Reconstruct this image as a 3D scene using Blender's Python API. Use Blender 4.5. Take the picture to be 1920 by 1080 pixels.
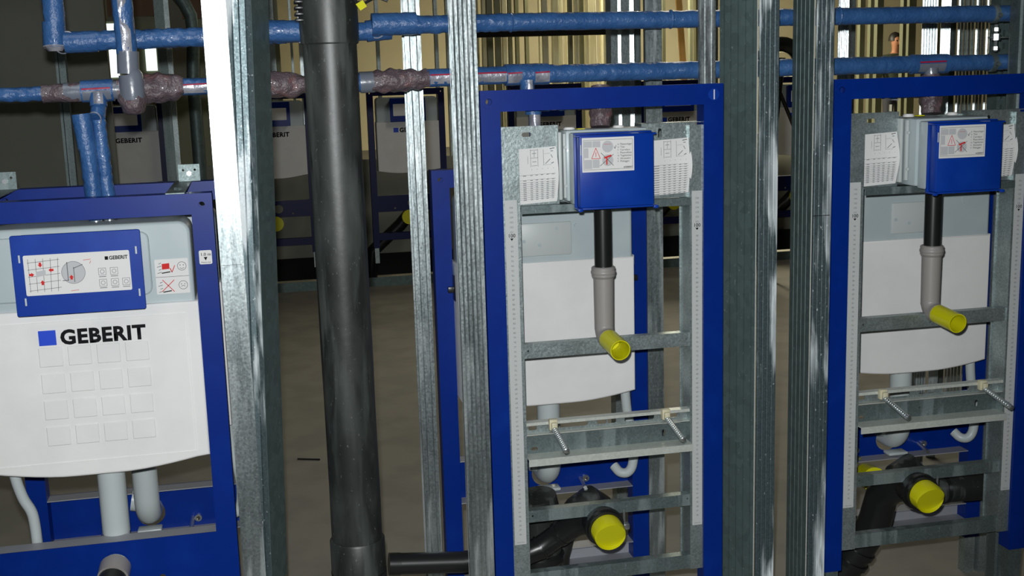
import bpy, bmesh, math, random
from math import pi, sin, cos, radians
from mathutils import Vector, Matrix, noise
random.seed(7)
for o in list(bpy.data.objects): bpy.data.objects.remove(o)
S = bpy.context.scene
COL = S.collection

# ------------------------------------------------------------------ camera
F, CX, CY, CZ, YAW, PIT, ROL = 2204.84, -0.438651, -2.31582, 1.325689, -0.207641, -0.179655, 0.029528
def _rot():
    Rz = Matrix.Rotation(YAW, 3, 'Z'); Rx = Matrix.Rotation(PIT, 3, 'X')
    c, s = cos(ROL), sin(ROL)
    Ry = Matrix(((c, 0, s), (0, 1, 0), (-s, 0, c)))
    return Rz @ Rx @ Ry
RC = _rot()
CAMP = Vector((CX, CY, CZ))
cd = bpy.data.cameras.new('camera'); cam = bpy.data.objects.new('camera', cd); COL.objects.link(cam)
cd.sensor_width = 36; cd.lens = 36 * F / 1920; cd.clip_start = .05; cd.clip_end = 100
right, fwd, up = RC.col[0], RC.col[1], RC.col[2]
M4 = Matrix((( right.x, up.x, -fwd.x), (right.y, up.y, -fwd.y), (right.z, up.z, -fwd.z))).to_4x4()
M4.translation = CAMP
cam.matrix_world = M4
S.camera = cam
# measuring aid: the place in the room where a sight line meets depth Y
def at(u, v, Y):
    d = RC @ Vector(((u - 960) / F, 1, -(v - 540) / F))
    return CAMP + d * ((Y - CY) / d.y)

# ------------------------------------------------------------------ world and lights
w = bpy.data.worlds.new('world'); S.world = w; w.use_nodes = True
w.node_tree.nodes['Background'].inputs[0].default_value = (.75, .85, 1, 1)
w.node_tree.nodes['Background'].inputs[1].default_value = .03
def light(name, kind, loc, energy, color=(1, 1, 1), size=.1, size_y=None, aim=None, spot=None, blend=.6):
    l = bpy.data.lights.new(name, kind); l.energy = energy; l.color = color
    if kind == 'AREA':
        l.size = size
        if size_y: l.shape = 'RECTANGLE'; l.size_y = size_y
    else: l.shadow_soft_size = size
    if spot: l.spot_size = radians(spot); l.spot_blend = blend
    o = bpy.data.objects.new(name, l); COL.objects.link(o); o.location = loc
    if aim is not None:
        o.rotation_euler = (Vector(aim) - Vector(loc)).to_track_quat('-Z', 'Y').to_euler()
    return o
fl = CAMP + up * .055 - right * .02 + fwd * .03
light('camera_flash', 'SPOT', fl, 178, (.965, .99, 1), .012, aim=CAMP + fwd * 3 - right * .10 + up * .12, spot=75, blend=.7)
# dim unseen ceiling lamps added as ambient fill, then the warm far-end lamps
light('hall_and_fill_lamp', 'AREA', (1.5, 2.6, 2.95), 16, (1, .93, .8), .5, 2.0, aim=(1.5, 2.6, 0))
light('hall_and_fill_lamp', 'AREA', (-1.0, -1.0, 2.95), 7, (.9, .96, 1), .6, 1.6, aim=(-1.0, -1.0, 0))
light('hall_and_fill_lamp', 'AREA', (2.8, 8.2, 2.95), 420, (1, .93, .70), .8, 3.0, aim=(2.8, 8.6, 0))
light('hall_and_fill_lamp', 'AREA', (6, 14.6, 2.95), 700, (1, .92, .68), 1.2, 4.0, aim=(6.5, 16, 0))
S.view_settings.view_transform = 'Standard'; S.view_settings.look = 'None'
S.view_settings.exposure = 0; S.view_settings.gamma = 1
S.view_settings.use_curve_mapping = False

# ------------------------------------------------------------------ materials
def N(nt, t, **kw):
    n = nt.nodes.new(t)
    for k, v in kw.items():
        if hasattr(n, k): setattr(n, k, v)
    return n
def mat(name, col, rough=.5, metal=0, spec=.5, noise=0, nscale=20, stretch=(1, 1, 1), col2=None, thr=(.45, .6),
        bump=0, bscale=40, bstretch=(1, 1, 1), voro=0, vscale=90, streak=0, streak_col=(.75, .78, .76), coat=0, emis=0, flecks=0):
    m = bpy.data.materials.new(name); m.use_nodes = True; nt = m.node_tree
    b = nt.nodes['Principled BSDF']
    b.inputs['Base Color'].default_value = (*col, 1); b.inputs['Roughness'].default_value = rough
    b.inputs['Metallic'].default_value = metal; b.inputs['Specular IOR Level'].default_value = spec
    b.inputs['Coat Weight'].default_value = coat
    if emis: b.inputs['Emission Color'].default_value = (*col, 1); b.inputs['Emission Strength'].default_value = emis
    tc = N(nt, 'ShaderNodeTexCoord')
    def nz(scale, st, detail=4):
        mp = N(nt, 'ShaderNodeMapping'); mp.inputs['Scale'].default_value = st
        nt.links.new(tc.outputs['Object'], mp.inputs['Vector'])
        n = N(nt, 'ShaderNodeTexNoise'); n.inputs['Scale'].default_value = scale; n.inputs['Detail'].default_value = detail
        nt.links.new(mp.outputs[0], n.inputs['Vector']); return n.outputs['Fac']
    def ramp(src, a, b_):
        r = N(nt, 'ShaderNodeMapRange'); r.inputs['From Min'].default_value = a; r.inputs['From Max'].default_value = b_
        nt.links.new(src, r.inputs['Value']); return r.outputs['Result']
    def mix(f, a, c2, mode='MIX'):
        x = N(nt, 'ShaderNodeMix'); x.data_type = 'RGBA'; x.blend_type = mode
        if isinstance(f, (int, float)): x.inputs[0].default_value = f
        else: nt.links.new(f, x.inputs[0])
        for s, i in ((a, 6), (c2, 7)):
            if isinstance(s, tuple): x.inputs[i].default_value = (*s, 1)
            else: nt.links.new(s, x.inputs[i])
        return x.outputs[2]
    cur = tuple(col)
    if col2: cur = mix(ramp(nz(nscale, stretch), *thr), cur, tuple(col2))
    if voro:
        v = N(nt, 'ShaderNodeTexVoronoi'); v.inputs['Scale'].default_value = vscale
        nt.links.new(tc.outputs['Object'], v.inputs['Vector'])
        sp = N(nt, 'ShaderNodeSeparateColor'); nt.links.new(v.outputs['Color'], sp.inputs[0])
        r = N(nt, 'ShaderNodeMapRange'); r.inputs['To Min'].default_value = 1 - voro; r.inputs['To Max'].default_value = 1 + voro * .6
        nt.links.new(sp.outputs[0], r.inputs['Value'])
        cc = N(nt, 'ShaderNodeCombineColor')
        for i in range(3): nt.links.new(r.outputs[0], cc.inputs[i])
        cur = mix(1.0, cur, cc.outputs[0], 'MULTIPLY')
        r2 = N(nt, 'ShaderNodeMapRange'); r2.inputs['To Min'].default_value = rough - .03; r2.inputs['To Max'].default_value = rough + .05
        nt.links.new(sp.outputs[1], r2.inputs['Value']); nt.links.new(r2.outputs[0], b.inputs['Roughness'])
    if streak:
        a = nz(26, (1, 1, .12), 6); c = nz(5, (3, 3, .5), 3)
        mu = N(nt, 'ShaderNodeMath'); mu.operation = 'MULTIPLY'
        nt.links.new(ramp(a, .50, .57), mu.inputs[0]); nt.links.new(ramp(c, .38, .55), mu.inputs[1])
        mu2 = N(nt, 'ShaderNodeMath'); mu2.operation = 'MULTIPLY'; mu2.inputs[1].default_value = streak
        nt.links.new(mu.outputs[0], mu2.inputs[0])
        cur = mix(mu2.outputs[0], cur, tuple(streak_col))
        mm = N(nt, 'ShaderNodeMath'); mm.operation = 'MULTIPLY_ADD'; mm.inputs[1].default_value = -metal; mm.inputs[2].default_value = metal
        nt.links.new(mu2.outputs[0], mm.inputs[0]); nt.links.new(mm.outputs[0], b.inputs['Metallic'])
    if flecks:
        a = ramp(nz(170, (1, 1, .6), 2), .68, .74)
        mu2 = N(nt, 'ShaderNodeMath'); mu2.operation = 'MULTIPLY'; mu2.inputs[1].default_value = flecks
        nt.links.new(a, mu2.inputs[0]); cur = mix(mu2.outputs[0], cur, tuple(streak_col))
    if not isinstance(cur, tuple): nt.links.new(cur, b.inputs['Base Color'])
    if bump:
        bm_ = N(nt, 'ShaderNodeBump'); bm_.inputs['Strength'].default_value = bump; bm_.inputs['Distance'].default_value = .004
        nt.links.new(nz(bscale, bstretch, 5), bm_.inputs['Height']); nt.links.new(bm_.outputs[0], b.inputs['Normal'])
    return m
MT = dict(
 galv=mat('galvanised', (.40, .47, .47), .38, .72, voro=.22, vscale=330, bump=.12, bscale=150, col2=(.33, .39, .39), nscale=14),
 galv_dark=mat('galvanised_dull', (.16, .205, .205), .45, .6, voro=.18, vscale=300, streak=.35, streak_col=(.36, .42, .43), flecks=.5),
 galv_spat=mat('galvanised_spattered', (.105, .145, .155), .45, .6, voro=.2, vscale=300, streak=1.0, streak_col=(.68, .74, .76), flecks=.9),
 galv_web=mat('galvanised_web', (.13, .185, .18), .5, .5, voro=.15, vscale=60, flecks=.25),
 galv_bright=mat('galvanised_bright', (.50, .57, .58), .31, .9, voro=.10, vscale=260, col2=(.36, .42, .43), nscale=30, stretch=(1, 1, .15), bump=.2, bscale=60, bstretch=(1, 1, .2), streak=.35),
 zinc=mat('zinc_bolt', (.62, .66, .66), .28, .9),
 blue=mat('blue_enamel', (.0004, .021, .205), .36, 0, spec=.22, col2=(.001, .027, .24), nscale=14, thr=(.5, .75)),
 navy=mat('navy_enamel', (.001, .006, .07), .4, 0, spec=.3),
 flange=mat('grey_flange', (.30, .31, .34), .45),
 cover=mat('blue_plastic', (.002, .036, .30), .36, 0, spec=.3, col2=(.006, .052, .36), nscale=10, thr=(.45, .75)),
 tank=mat('translucent_grey_plastic', (.42, .49, .51), .38, 0, spec=.45, col2=(.46, .53, .54), nscale=6, coat=.1),
 tank_lt=mat('pale_grey_plastic', (.50, .54, .53), .42, 0),
 eps=mat('white_polystyrene', (.80, .80, .78), .65, 0, spec=.25, bump=.08, bscale=90, col2=(.76, .76, .75), nscale=8),
 pe=mat('white_plastic_pipe', (.50, .55, .55), .35, 0, spec=.4),
 blk=mat('black_plastic', (.012, .013, .013), .32, 0, spec=.5),
 stack=mat('black_scuffed_pipe', (.018, .021, .019), .44, 0, spec=.6, col2=(.060, .068, .062), nscale=13, stretch=(1, 1, .35), thr=(.48, .72), streak=.4, streak_col=(.13, .15, .14), flecks=.6, bump=.12, bscale=35),
 greypipe=mat('grey_pipe', (.30, .28, .265), .42),
 foil=mat('blue_film', (.028, .095, .26), .36, 0, spec=.5, col2=(.045, .13, .32), nscale=30, bump=.5, bscale=150, coat=.35, thr=(.35, .7)),
 silver=mat('silver_film', (.42, .42, .46), .30, .3, bump=.6, bscale=60, col2=(.25, .26, .31), nscale=30),
 greyfilm=mat('grey_film', (.155, .175, .215), .28, 0, spec=.6, bump=.25, bscale=50, coat=.3),
 tape=mat('purple_brown_tape', (.115, .085, .095), .30, 0, spec=.6, col2=(.21, .10, .10), nscale=40, thr=(.55, .75), bump=1.0, bscale=150, coat=.4, flecks=.25, streak_col=(.35, .3, .32)),
 red=mat('red_line', (.35, .01, .04), .4),
 yel=mat('yellow_plastic', (.64, .62, .006), .36, 0, spec=.4),
 cream=mat('cream_plastic', (.62, .58, .40), .45),
 paper=mat('white_paper', (.72, .72, .70), .6, 0, spec=.2),
 strip=mat('white_scale_film', (.52, .54, .53), .45),
 ink=mat('black_ink', (.008, .008, .01), .6, 0, spec=.1),
 greyink=mat('grey_ink', (.17, .18, .19), .6, 0, spec=.1),
 paleink=mat('pale_grey_ink', (.50, .51, .52), .6, 0, spec=.1),
 redink=mat('red_ink', (.62, .03, .03), .6, 0, spec=.1),
 logo=mat('logo_blue', (.0, .055, .62), .5),
 floor=mat('concrete', (.30, .285, .24), .75, 0, spec=.2, col2=(.26, .25, .215), nscale=5, bump=.1, bscale=30),
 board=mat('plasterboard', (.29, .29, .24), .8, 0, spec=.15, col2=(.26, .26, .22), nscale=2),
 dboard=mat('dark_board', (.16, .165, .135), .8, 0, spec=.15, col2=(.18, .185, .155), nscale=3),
 warmwall=mat('cream_wall', (.62, .56, .38), .8, 0, spec=.15, col2=(.56, .50, .34), nscale=1),
 wood=mat('brown_board', (.16, .085, .04), .6, 0, col2=(.20, .11, .05), nscale=6, stretch=(4, 4, .4)),
 orange=mat('orange_plank', (.72, .40, .11), .6, 0, col2=(.66, .36, .10), nscale=8, stretch=(5, 5, .3)),
 lip=mat('galvanised_lit_lip', (.60, .63, .58), .4, .25, voro=.08, vscale=200),  # galvanised made paler: light on lips and edges is in the colour
 yellowwood=mat('pale_yellow_batten', (.78, .745, .55), .6, 0, col2=(.66, .63, .46), nscale=8, stretch=(5, 5, .2)),
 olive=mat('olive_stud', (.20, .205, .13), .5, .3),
 glow=mat('daylight_pane', (.85, 1, .95), .5, emis=1.3),
 glass=mat('window_backing', (.5, .58, .5), .5, emis=.10),
 hole=mat('dark_hole', (.004, .004, .004), .9),
 skin=mat('skin', (.40, .17, .09), .55), hair=mat('hair', (.01, .008, .007), .5), jacket=mat('olive_jacket', (.035, .045, .028), .8),
 trousers=mat('dark_trousers', (.02, .022, .03), .8),
)

# ------------------------------------------------------------------ mesh helpers
class MB:
    def __init__(s): s.bm = bmesh.new()
    def box(s, x0, x1, y0, y1, z0, z1, bev=0, seg=2):
        bm = s.bm if not bev else bmesh.new()
        v = [bm.verts.new((x, y, z)) for z in (z0, z1) for y in (y0, y1) for x in (x0, x1)]
        for f in ((0, 2, 3, 1), (4, 5, 7, 6), (0, 1, 5, 4), (2, 6, 7, 3), (0, 4, 6, 2), (1, 3, 7, 5)):
            bm.faces.new([v[i] for i in f])
        if bev:
            bmesh.ops.bevel(bm, geom=bm.edges[:], offset=bev, segments=seg, affect='EDGES', profile=.5)
            me = bpy.data.meshes.new('t'); bm.to_mesh(me); bm.free(); s.bm.from_mesh(me); bpy.data.meshes.remove(me)
        return s
    def mesh(s, me, mx=None):
        if mx: me.transform(mx)
        s.bm.from_mesh(me); return s
    def sheet(s, pts, z0, z1, t=.0015, lean=(0, 0)):
        """folded sheet metal: an open XY polyline drawn out from z0 to z1 with thickness t"""
        n = len(pts); P = [Vector((p[0], p[1])) for p in pts]; L = []; R = []
        for i in range(n):
            d0 = (P[i] - P[i-1]).normalized() if i else None
            d1 = (P[i+1] - P[i]).normalized() if i < n-1 else None
            d0 = d0 or d1; d1 = d1 or d0
            n0 = Vector((-d0.y, d0.x)); n1 = Vector((-d1.y, d1.x)); m = (n0 + n1)
            m = m.normalized() if m.length > 1e-6 else n0
            k = t / 2 / max(.35, m.dot(n0)); L.append(P[i] + m*k); R.append(P[i] - m*k)
        ring = L + R[::-1]
        lo = [s.bm.verts.new((p.x, p.y, z0)) for p in ring]
        hi = [s.bm.verts.new((p.x + lean[0], p.y + lean[1], z1)) for p in ring]
        m = len(ring)
        for i in range(m): s.bm.faces.new((lo[i], lo[(i+1) % m], hi[(i+1) % m], hi[i]))
        for i in range(n-1):
            s.bm.faces.new((lo[i], lo[m-1-i], lo[m-2-i], lo[i+1])); s.bm.faces.new((hi[i], hi[i+1], hi[m-2-i], hi[m-1-i]))
        return s
    def tube(s, path, r, seg=20, cap=True, wob=0, wf=40, a0=0, a1=2*pi, lip=None):
        P = [Vector(p) for p in path]; n = len(P); full = abs(a1 - a0 - 2*pi) < 1e-6
        rr = r if isinstance(r, (list, tuple)) else [r] * n
        T = [((P[min(i+1, n-1)] - P[max(i-1, 0)]).normalized()) for i in range(n)]
        ref = Vector((0, -1, 0)) if abs(T[0].y) < .8 else Vector((0, 0, 1))
        u = (ref - T[0] * ref.dot(T[0])).normalized(); rings = []
        for i in range(n):
            u = (u - T[i] * u.dot(T[i])).normalized(); v = T[i].cross(u)
            ring = []
            for k in range(seg + (0 if full else 1)):
                a = a0 + (a1 - a0) * k / seg
                d = u * cos(a) + v * sin(a); q = P[i] + d * rr[i]
                if wob: q = q + d * wob * noise.noise(q * wf)
                ring.append(s.bm.verts.new(q))
            rings.append(ring)
        m = len(rings[0])
        for i in range(n-1):
            for k in range(m if full else m-1):
                s.bm.faces.new((rings[i][k], rings[i][(k+1) % m], rings[i+1][(k+1) % m], rings[i+1][k]))
        if cap and full:
            s.bm.faces.new(rings[0][::-1]); s.bm.faces.new(rings[-1])
        return s
    def hollow(s, path, r, ri, seg=24):
        """open-ended pipe with a wall: outer surface, rim and bore"""
        P = [Vector(p) for p in path]
        Q = P + P[::-1]
        rr = [r]*len(P) + [ri]*len(P)
        T = [((P[min(i+1, len(P)-1)] - P[max(i-1, 0)]).normalized()) for i in range(len(P))]; T = T + T[::-1]
        ref = Vector((0, -1, 0)) if abs(T[0].y) < .8 else Vector((0, 0, 1)); rings = []
        for i, q in enumerate(Q):
            u = (ref - T[i]*ref.dot(T[i])).normalized(); v = T[i].cross(u)
            rings.append([s.bm.verts.new(q + (u*cos(2*pi*k/seg) + v*sin(2*pi*k/seg))*rr[i]) for k in range(seg)])
        for i in range(len(Q)):
            a, b = rings[i], rings[(i+1) % len(Q)]
            for k in range(seg): s.bm.faces.new((a[k], a[(k+1) % seg], b[(k+1) % seg], b[k]))
        return s
    def quad(s, pts): s.bm.faces.new([s.bm.verts.new(p) for p in pts]); return s
    def line(s, x0, z0, x1, z1, y, w=.001, t=.0003):
        d = Vector((x1-x0, z1-z0)); 
        if d.length < 1e-9: return s
        d.normalize(); n = Vector((-d.y, d.x)) * w/2
        c = [(x0+n.x, z0+n.y), (x0-n.x, z0-n.y), (x1-n.x, z1-n.y), (x1+n.x, z1+n.y)]
        s.quad([(a, y, b) for a, b in c]); return s
    def disc(s, x, z, y, r, seg=20, r2=0):
        o = [(x + r*cos(2*pi*k/seg), y, z + r*sin(2*pi*k/seg)) for k in range(seg)]
        if not r2: s.quad(o)
        else:
            i = [(x + r2*cos(2*pi*k/seg), y, z + r2*sin(2*pi*k/seg)) for k in range(seg)]
            for k in range(seg): s.quad([o[k], o[(k+1) % seg], i[(k+1) % seg], i[k]])
        return s
    def build(s, name, m, parent=None, smooth=True, ang=35, fix=True):
        bm = s.bm
        if fix: bmesh.ops.recalc_face_normals(bm, faces=bm.faces[:])
        if smooth:
            for f in bm.faces: f.smooth = True
            for e in bm.edges:
                if len(e.link_faces) == 2:
                    if e.calc_face_angle(0) > radians(ang): e.smooth = False
                else: e.smooth = False
        me = bpy.data.meshes.new(name); bm.to_mesh(me); bm.free()
        me.materials.append(m if not isinstance(m, str) else MT[m])
        o = bpy.data.objects.new(name, me); COL.objects.link(o)
        if parent: o.parent = parent
        return o
RX90 = Matrix.Rotation(pi/2, 4, 'X')
def flat(outer, holes=(), t=.002, bev=0):
    """filled outline in the XZ plane with holes, t thick, centred on y=0"""
    c = bpy.data.curves.new('c', 'CURVE'); c.dimensions = '2D'; c.fill_mode = 'BOTH'; c.extrude = t/2
    if bev: c.bevel_depth = bev; c.bevel_resolution = 2; c.offset = -bev; c.extrude = max(0, t/2-bev)
    for pts in (outer, *holes):
        sp = c.splines.new('POLY'); sp.points.add(len(pts)-1)
        for p, q in zip(sp.points, pts): p.co = (q[0], q[1], 0, 1)
        sp.use_cyclic_u = True
    o = bpy.data.objects.new('c', c); COL.objects.link(o)
    dg = bpy.context.evaluated_depsgraph_get(); dg.update()
    me = bpy.data.meshes.new_from_object(o.evaluated_get(dg)); bpy.data.objects.remove(o); bpy.data.curves.remove(c)
    me.transform(RX90); me.materials.clear(); return me
def rect(x0, x1, z0, z1): return [(x0, z0), (x1, z0), (x1, z1), (x0, z1)]
def rrect(x0, x1, z0, z1, r, n=5):
    p = []
    for cx, cz, a in ((x1-r, z0+r, -pi/2), (x1-r, z1-r, 0), (x0+r, z1-r, pi/2), (x0+r, z0+r, pi)):
        for k in range(n+1): p.append((cx + r*cos(a + pi/2*k/n), cz + r*sin(a + pi/2*k/n)))
    return p
def circ(x, z, r, n=16): return [(x + r*cos(2*pi*k/n), z + r*sin(2*pi*k/n)) for k in range(n)]
def text(s, size, x, y, z, width=None, bold=0, align='LEFT', space=1, rot=0, lines=1):
    c = bpy.data.curves.new('t', 'FONT'); c.body = s; c.size = size; c.offset = bold * size; c.align_x = align
    c.space_line = lines; c.space_character = space; c.resolution_u = 3
    o = bpy.data.objects.new('t', c); COL.objects.link(o)
    dg = bpy.context.evaluated_depsgraph_get(); dg.update()
    me = bpy.data.meshes.new_from_object(o.evaluated_get(dg)); bpy.data.objects.remove(o); bpy.data.curves.remove(c)
    xs = [v.co.x for v in me.vertices]
    if width and xs: me.transform(Matrix.Scale(width/(max(xs)-min(xs)), 4, (1, 0, 0)))
    me.transform(Matrix.Translation((x, y, z)) @ Matrix.Rotation(-rot, 4, 'Y') @ RX90); me.materials.clear()
    return me
def thing(name, label, cat, loc=(0, 0, 0), group=None):
    o = bpy.data.objects.new(name, None); COL.objects.link(o); o.location = loc; o.empty_display_size = .05
    o['label'] = label; o['category'] = cat
    if group: o['group'] = group
    return o
def tag(o, label, cat=None, group=None, kind=None):
    o['label'] = label
    if cat: o['category'] = cat
    if group: o['group'] = group
    if kind: o['kind'] = kind
    return o
def dup(root, loc, rz=0, label=None, group=None):
    def cp(o, par):
        c = o.copy(); COL.objects.link(c)
        if par: c.parent = par
        for ch in [k for k in o.children]: cp(ch, c)
        return c
    r = cp(root, None); r.location = loc; r.rotation_euler = (0, 0, rz)
    if label: r['label'] = label
    if group: r['group'] = group
    return r
def wob(p0, p1, n):
    p0, p1 = Vector(p0), Vector(p1); return [p0.lerp(p1, i/n) for i in range(n+1)]
def smooth(P, k=5):
    P = [Vector(p) for p in P]; Q = [P[0]*2-P[1]] + P + [P[-1]*2-P[-2]]; out = []
    for i in range(1, len(Q)-2):
        a, b, c, d = Q[i-1:i+3]
        for j in range(k):
            t = j/k; out.append(.5*((2*b) + (c-a)*t + (2*a-5*b+4*c-d)*t*t + (3*b-a-3*c+d)*t**3))
    return out + [P[-1]]
def arc(c, r, a0, a1, ax1, ax2, n=8):
    c, ax1, ax2 = Vector(c), Vector(ax1), Vector(ax2)
    return [c + ax1*r*cos(a0 + (a1-a0)*i/n) + ax2*r*sin(a0 + (a1-a0)*i/n) for i in range(n+1)]

# ------------------------------------------------------------------ room
def struct(name, mb, m):
    o = mb.build(name, m); o['kind'] = 'structure'; return o
struct('floor', MB().box(-8, 16, -5, 20, -.1, 0), 'floor')
struct('ceiling', MB().box(-8, 16, -5, 20, 3.0, 3.1), 'board')
struct('wall_back', MB().box(-8, 16, 20, 20.1, 0, 3.0), 'warmwall')
struct('wall_left', MB().box(-8.1, -8, -5, 20, 0, 3.0), 'board')
struct('wall_right', MB().box(16, 16.1, -5, 20, 0, 3.0), 'board')
struct('wall_front', MB().box(-8, 16, -5.1, -5, 0, 3.0), 'board')

# ------------------------------------------------------------------ WC cistern element
def logo_parts(t, x, z, w, h, y, parent_print=None):
    sq = MB().quad([(x, y, z-.001), (x+h*1.12, y, z-.001), (x+h*1.12, y, z+h), (x, y, z+h)]).build('logo_square', 'logo', t)
    m = MB().mesh(text('GEBERIT', h*1.37, x+h*1.38, y-.0002, z, width=w-h*1.38, bold=.042, space=1.08)).build('lettering', 'ink', t, smooth=False)
def make_cistern(name, label, near=True, back=False, navy=False, group=None):
    """local frame: x 0..0.5, faces -y, z above floor"""
    t = thing(name, label, 'toilet frame', group=group)
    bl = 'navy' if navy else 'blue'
    H = 1.12; pw = .04; D = .04
    for sx in (0, 1):
        x0 = 0 if sx == 0 else .5-pw
        mb = MB()
        mb.mesh(flat(rect(x0, x0+pw, .10, H), [circ(x0+pw/2, H-.022, .006)], .002), Matrix.Translation((0, .001, 0)))
        mb.mesh(flat(rect(x0, x0+pw, .10, H), [circ(x0+pw/2, H-.022, .006)], .002), Matrix.Translation((0, D-.001, 0)))
        mb.box(x0, x0+.002, .002, D-.002, .10, H); mb.box(x0+pw-.002, x0+pw, .002, D-.002, .10, H)
        mb.box(x0, x0+pw, .002, D-.002, H-.002, H-.0002)
        p = mb.build('post', bl, t)
        MB().box(x0+.006, x0+pw-.006, .006, D-.006, 0, .14).build('foot', 'galv', p)
    mb = MB().box(pw, .5-pw, 0, .002, H-.04, H).box(pw, .5-pw, .002, D, H-.002, H).box(pw, .5-pw, D-.002, D, H-.04, H-.002)
    mb.build('top_rail', bl, t)
    # cross plate with its two flanges
    mb = MB().mesh(flat(rect(pw, .5-pw, .336, .44), [circ(.15, .357, .006), circ(.35, .357, .006), circ(.25 if back else .262, .378 if back else .388, .031 if back else .028, 24)], .002), Matrix.Translation((0, .001, 0)))
    pl = mb.build('cross_plate', bl, t)
    MB().box(pw, .5-pw, .002, D, .438, .44).box(pw, .5-pw, .002, D, .336, .338).build('flange', 'flange', pl)
    MB().box(pw, .5-pw, 0, .002, .15, .195).box(pw, .5-pw, .002, D, .193, .195).box(pw, .5-pw, .002, D, .150, .152).build('lower_rail', 'flange' if back else bl, t)
    # tank
    tank = MB()
    me = flat(rrect(.058, .454, .60, 1.068, .022), (), .104, .006); tank.mesh(me, Matrix.Translation((0, .062, 0)))
    if near and not back:
        tank.mesh(flat(rrect(.05, .377, .93, 1.052, .015), (), .012, .003), Matrix.Translation((0, .007, 0)))
    tk = tank.build('tank', 'tank', t)
    # insulation shell, convex lower edge
    xa, xb = .055, .46; n = 16; out = [(xb, .912), (xa+.0, .912)]
    for i in range(n+1):
        u = i/n; x = xa + (xb-xa)*u; e = min(1, max(0, (abs(u-.47)-.12)/.38)); out.append((x, .581 + .020*e**1.6))
    ins = MB().mesh(flat(out, (), .116, .004), Matrix.Translation((0, .060, 0))).build('insulation_shell', 'eps', t)
    yf = .002
    if near and not back:
        e = MB()
        for r in range(4):
            for c in range(4):
                x = .160 + .0525*c; z = .803 - .0520*r
                e.box(x, x+.043, yf-.0018, yf+.002, z-.0, z+.038, .0012, 1)
        e.build('embossed_squares', 'eps', ins)
        g = MB()
        for b in ((.07, .436, .888, .890), (.434, .436, .61, .888), (.07, .434, .61, .612)): g.box(b[0], b[1], yf-.0012, yf+.001, b[2], b[3])
        g.build('moulded_border', 'eps', ins)
    if not back:
        logo_parts(ins, .163, .846, .195, .028, yf-.0022)
        # actuator cover
        cv = MB(); y0 = -.052
        cv.box(.148, .362, y0+.004, .004, .918, 1.058, .004)
        cv.mesh(flat(rrect(.140, .368, .913, 1.063, .004), (), .006, .001), Matrix.Translation((0, y0+.003, 0)))
        cover = cv.build('actuator_cover', 'cover' if not navy else 'blue', t)
        if near:
            sl = MB()
            for x, z in ((.152, 1.02), (.156, .94), (.357, 1.025), (.357, .945)): sl.box(x, x+.003, y0-.0006, y0+.001, z-.007, z+.007)
            sl.build('clip_slot', 'tank_lt', cover)
        y = y0-.0008
        st = MB().mesh(flat(rrect(.160, .346, .951, 1.026, .003), (), .0008), Matrix.Translation((0, y+.0004, 0))).build('instruction_sticker', 'paper', t)
        if near:
            y -= .0003
            MB().quad([(.302, y, 1.010), (.308, y, 1.010), (.308, y, 1.0165), (.302, y, 1.0165)]).mesh(text('GEBERIT', .0095, .3095, y, 1.0102, width=.033, bold=.03)).build('small_lettering', 'ink', st, smooth=False)
            d = MB()
            # tile wall sketch
            for i in range(5): d.line(.166, .960+.013*i, .222, .964+.013*i, y, .0008)
            for i in range(5): d.line(.168+.012*i, .957, .168+.013*i, 1.019, y, .0008)
            d.disc(.245, .990, y, .021, 28, .0203); d.line(.235, .975, .235, 1.010, y, .0016); d.line(.235, .976, .225, .976, y, .0014)
            d.line(.246, .972, .246, 1.0, y, .0014); d.line(.246, .998, .262, 1.004, y, .0014)
            for k, (x, z) in enumerate(((.289, .982), (.310, .982), (.289, .961), (.310, .961), (.330, .961))):
                for a in ((x, z, x+.013, z), (x, z+.013, x+.013, z+.013), (x, z, x, z+.013), (x+.013, z, x+.013, z+.013)): d.line(*a, y, .0007)
                d.disc(x+.0065, z+.0065, y-.0001, .004, 12, .0032); d.line(x, z-.003, x+.013, z-.003, y, .0012)
            d.build('printed_drawing', 'greyink', st, smooth=False)
            MB().quad([(.180, y-.0002, .985), (.197, y-.0002, .988), (.197, y-.0002, .998), (.180, y-.0002, .995)]).build('printed_plate', 'paleink', st, smooth=False)
            MB().disc(.245, .990, y+.0001, .0203, 28).build('printed_circle', 'paleink', st, smooth=False)
            d = MB()
            for x, z, dx, dz in ((.1885, 1.008, 0, -1), (.207, .997, -1, 0), (.172, .990, 1, 0), (.190, .974, 0, 1), (.241, .981, 0, 1)):
                a, b = .005, .0042
                if dx: d.quad([(x+dx*a, y-.0004, z), (x, y-.0004, z+b), (x, y-.0004, z-b)]); d.quad([(x-dx*a*.8, y-.0004, z-b*.5), (x, y-.0004, z-b*.5), (x, y-.0004, z+b*.5), (x-dx*a*.8, y-.0004, z+b*.5)])
                else: d.quad([(x, y-.0004, z+dz*a), (x+b, y-.0004, z), (x-b, y-.0004, z)]); d.quad([(x-b*.5, y-.0004, z-dz*a*.8), (x+b*.5, y-.0004, z-dz*a*.8), (x+b*.5, y-.0004, z), (x-b*.5, y-.0004, z)])
            d.line(.264, 1.012, .277, 1.013, y, .0008); d.line(.275, 1.005, .277, 1.010, y, .0008); d.line(.238, .956, .252, .957, y, .0008)
            d.build('printed_arrows', 'redink', st, smooth=False)
            # smiley sticker on the tank
            y = .0085
            s2 = MB().mesh(flat(rrect(.384, .446, .928, .996, .002), (), .0008), Matrix.Translation((0, y+.0004, 0))).build('warning_sticker', 'paper', t)
            y -= .0003; d = MB()
            d.line(.384, .9615, .446, .9615, y, .0006)
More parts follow.
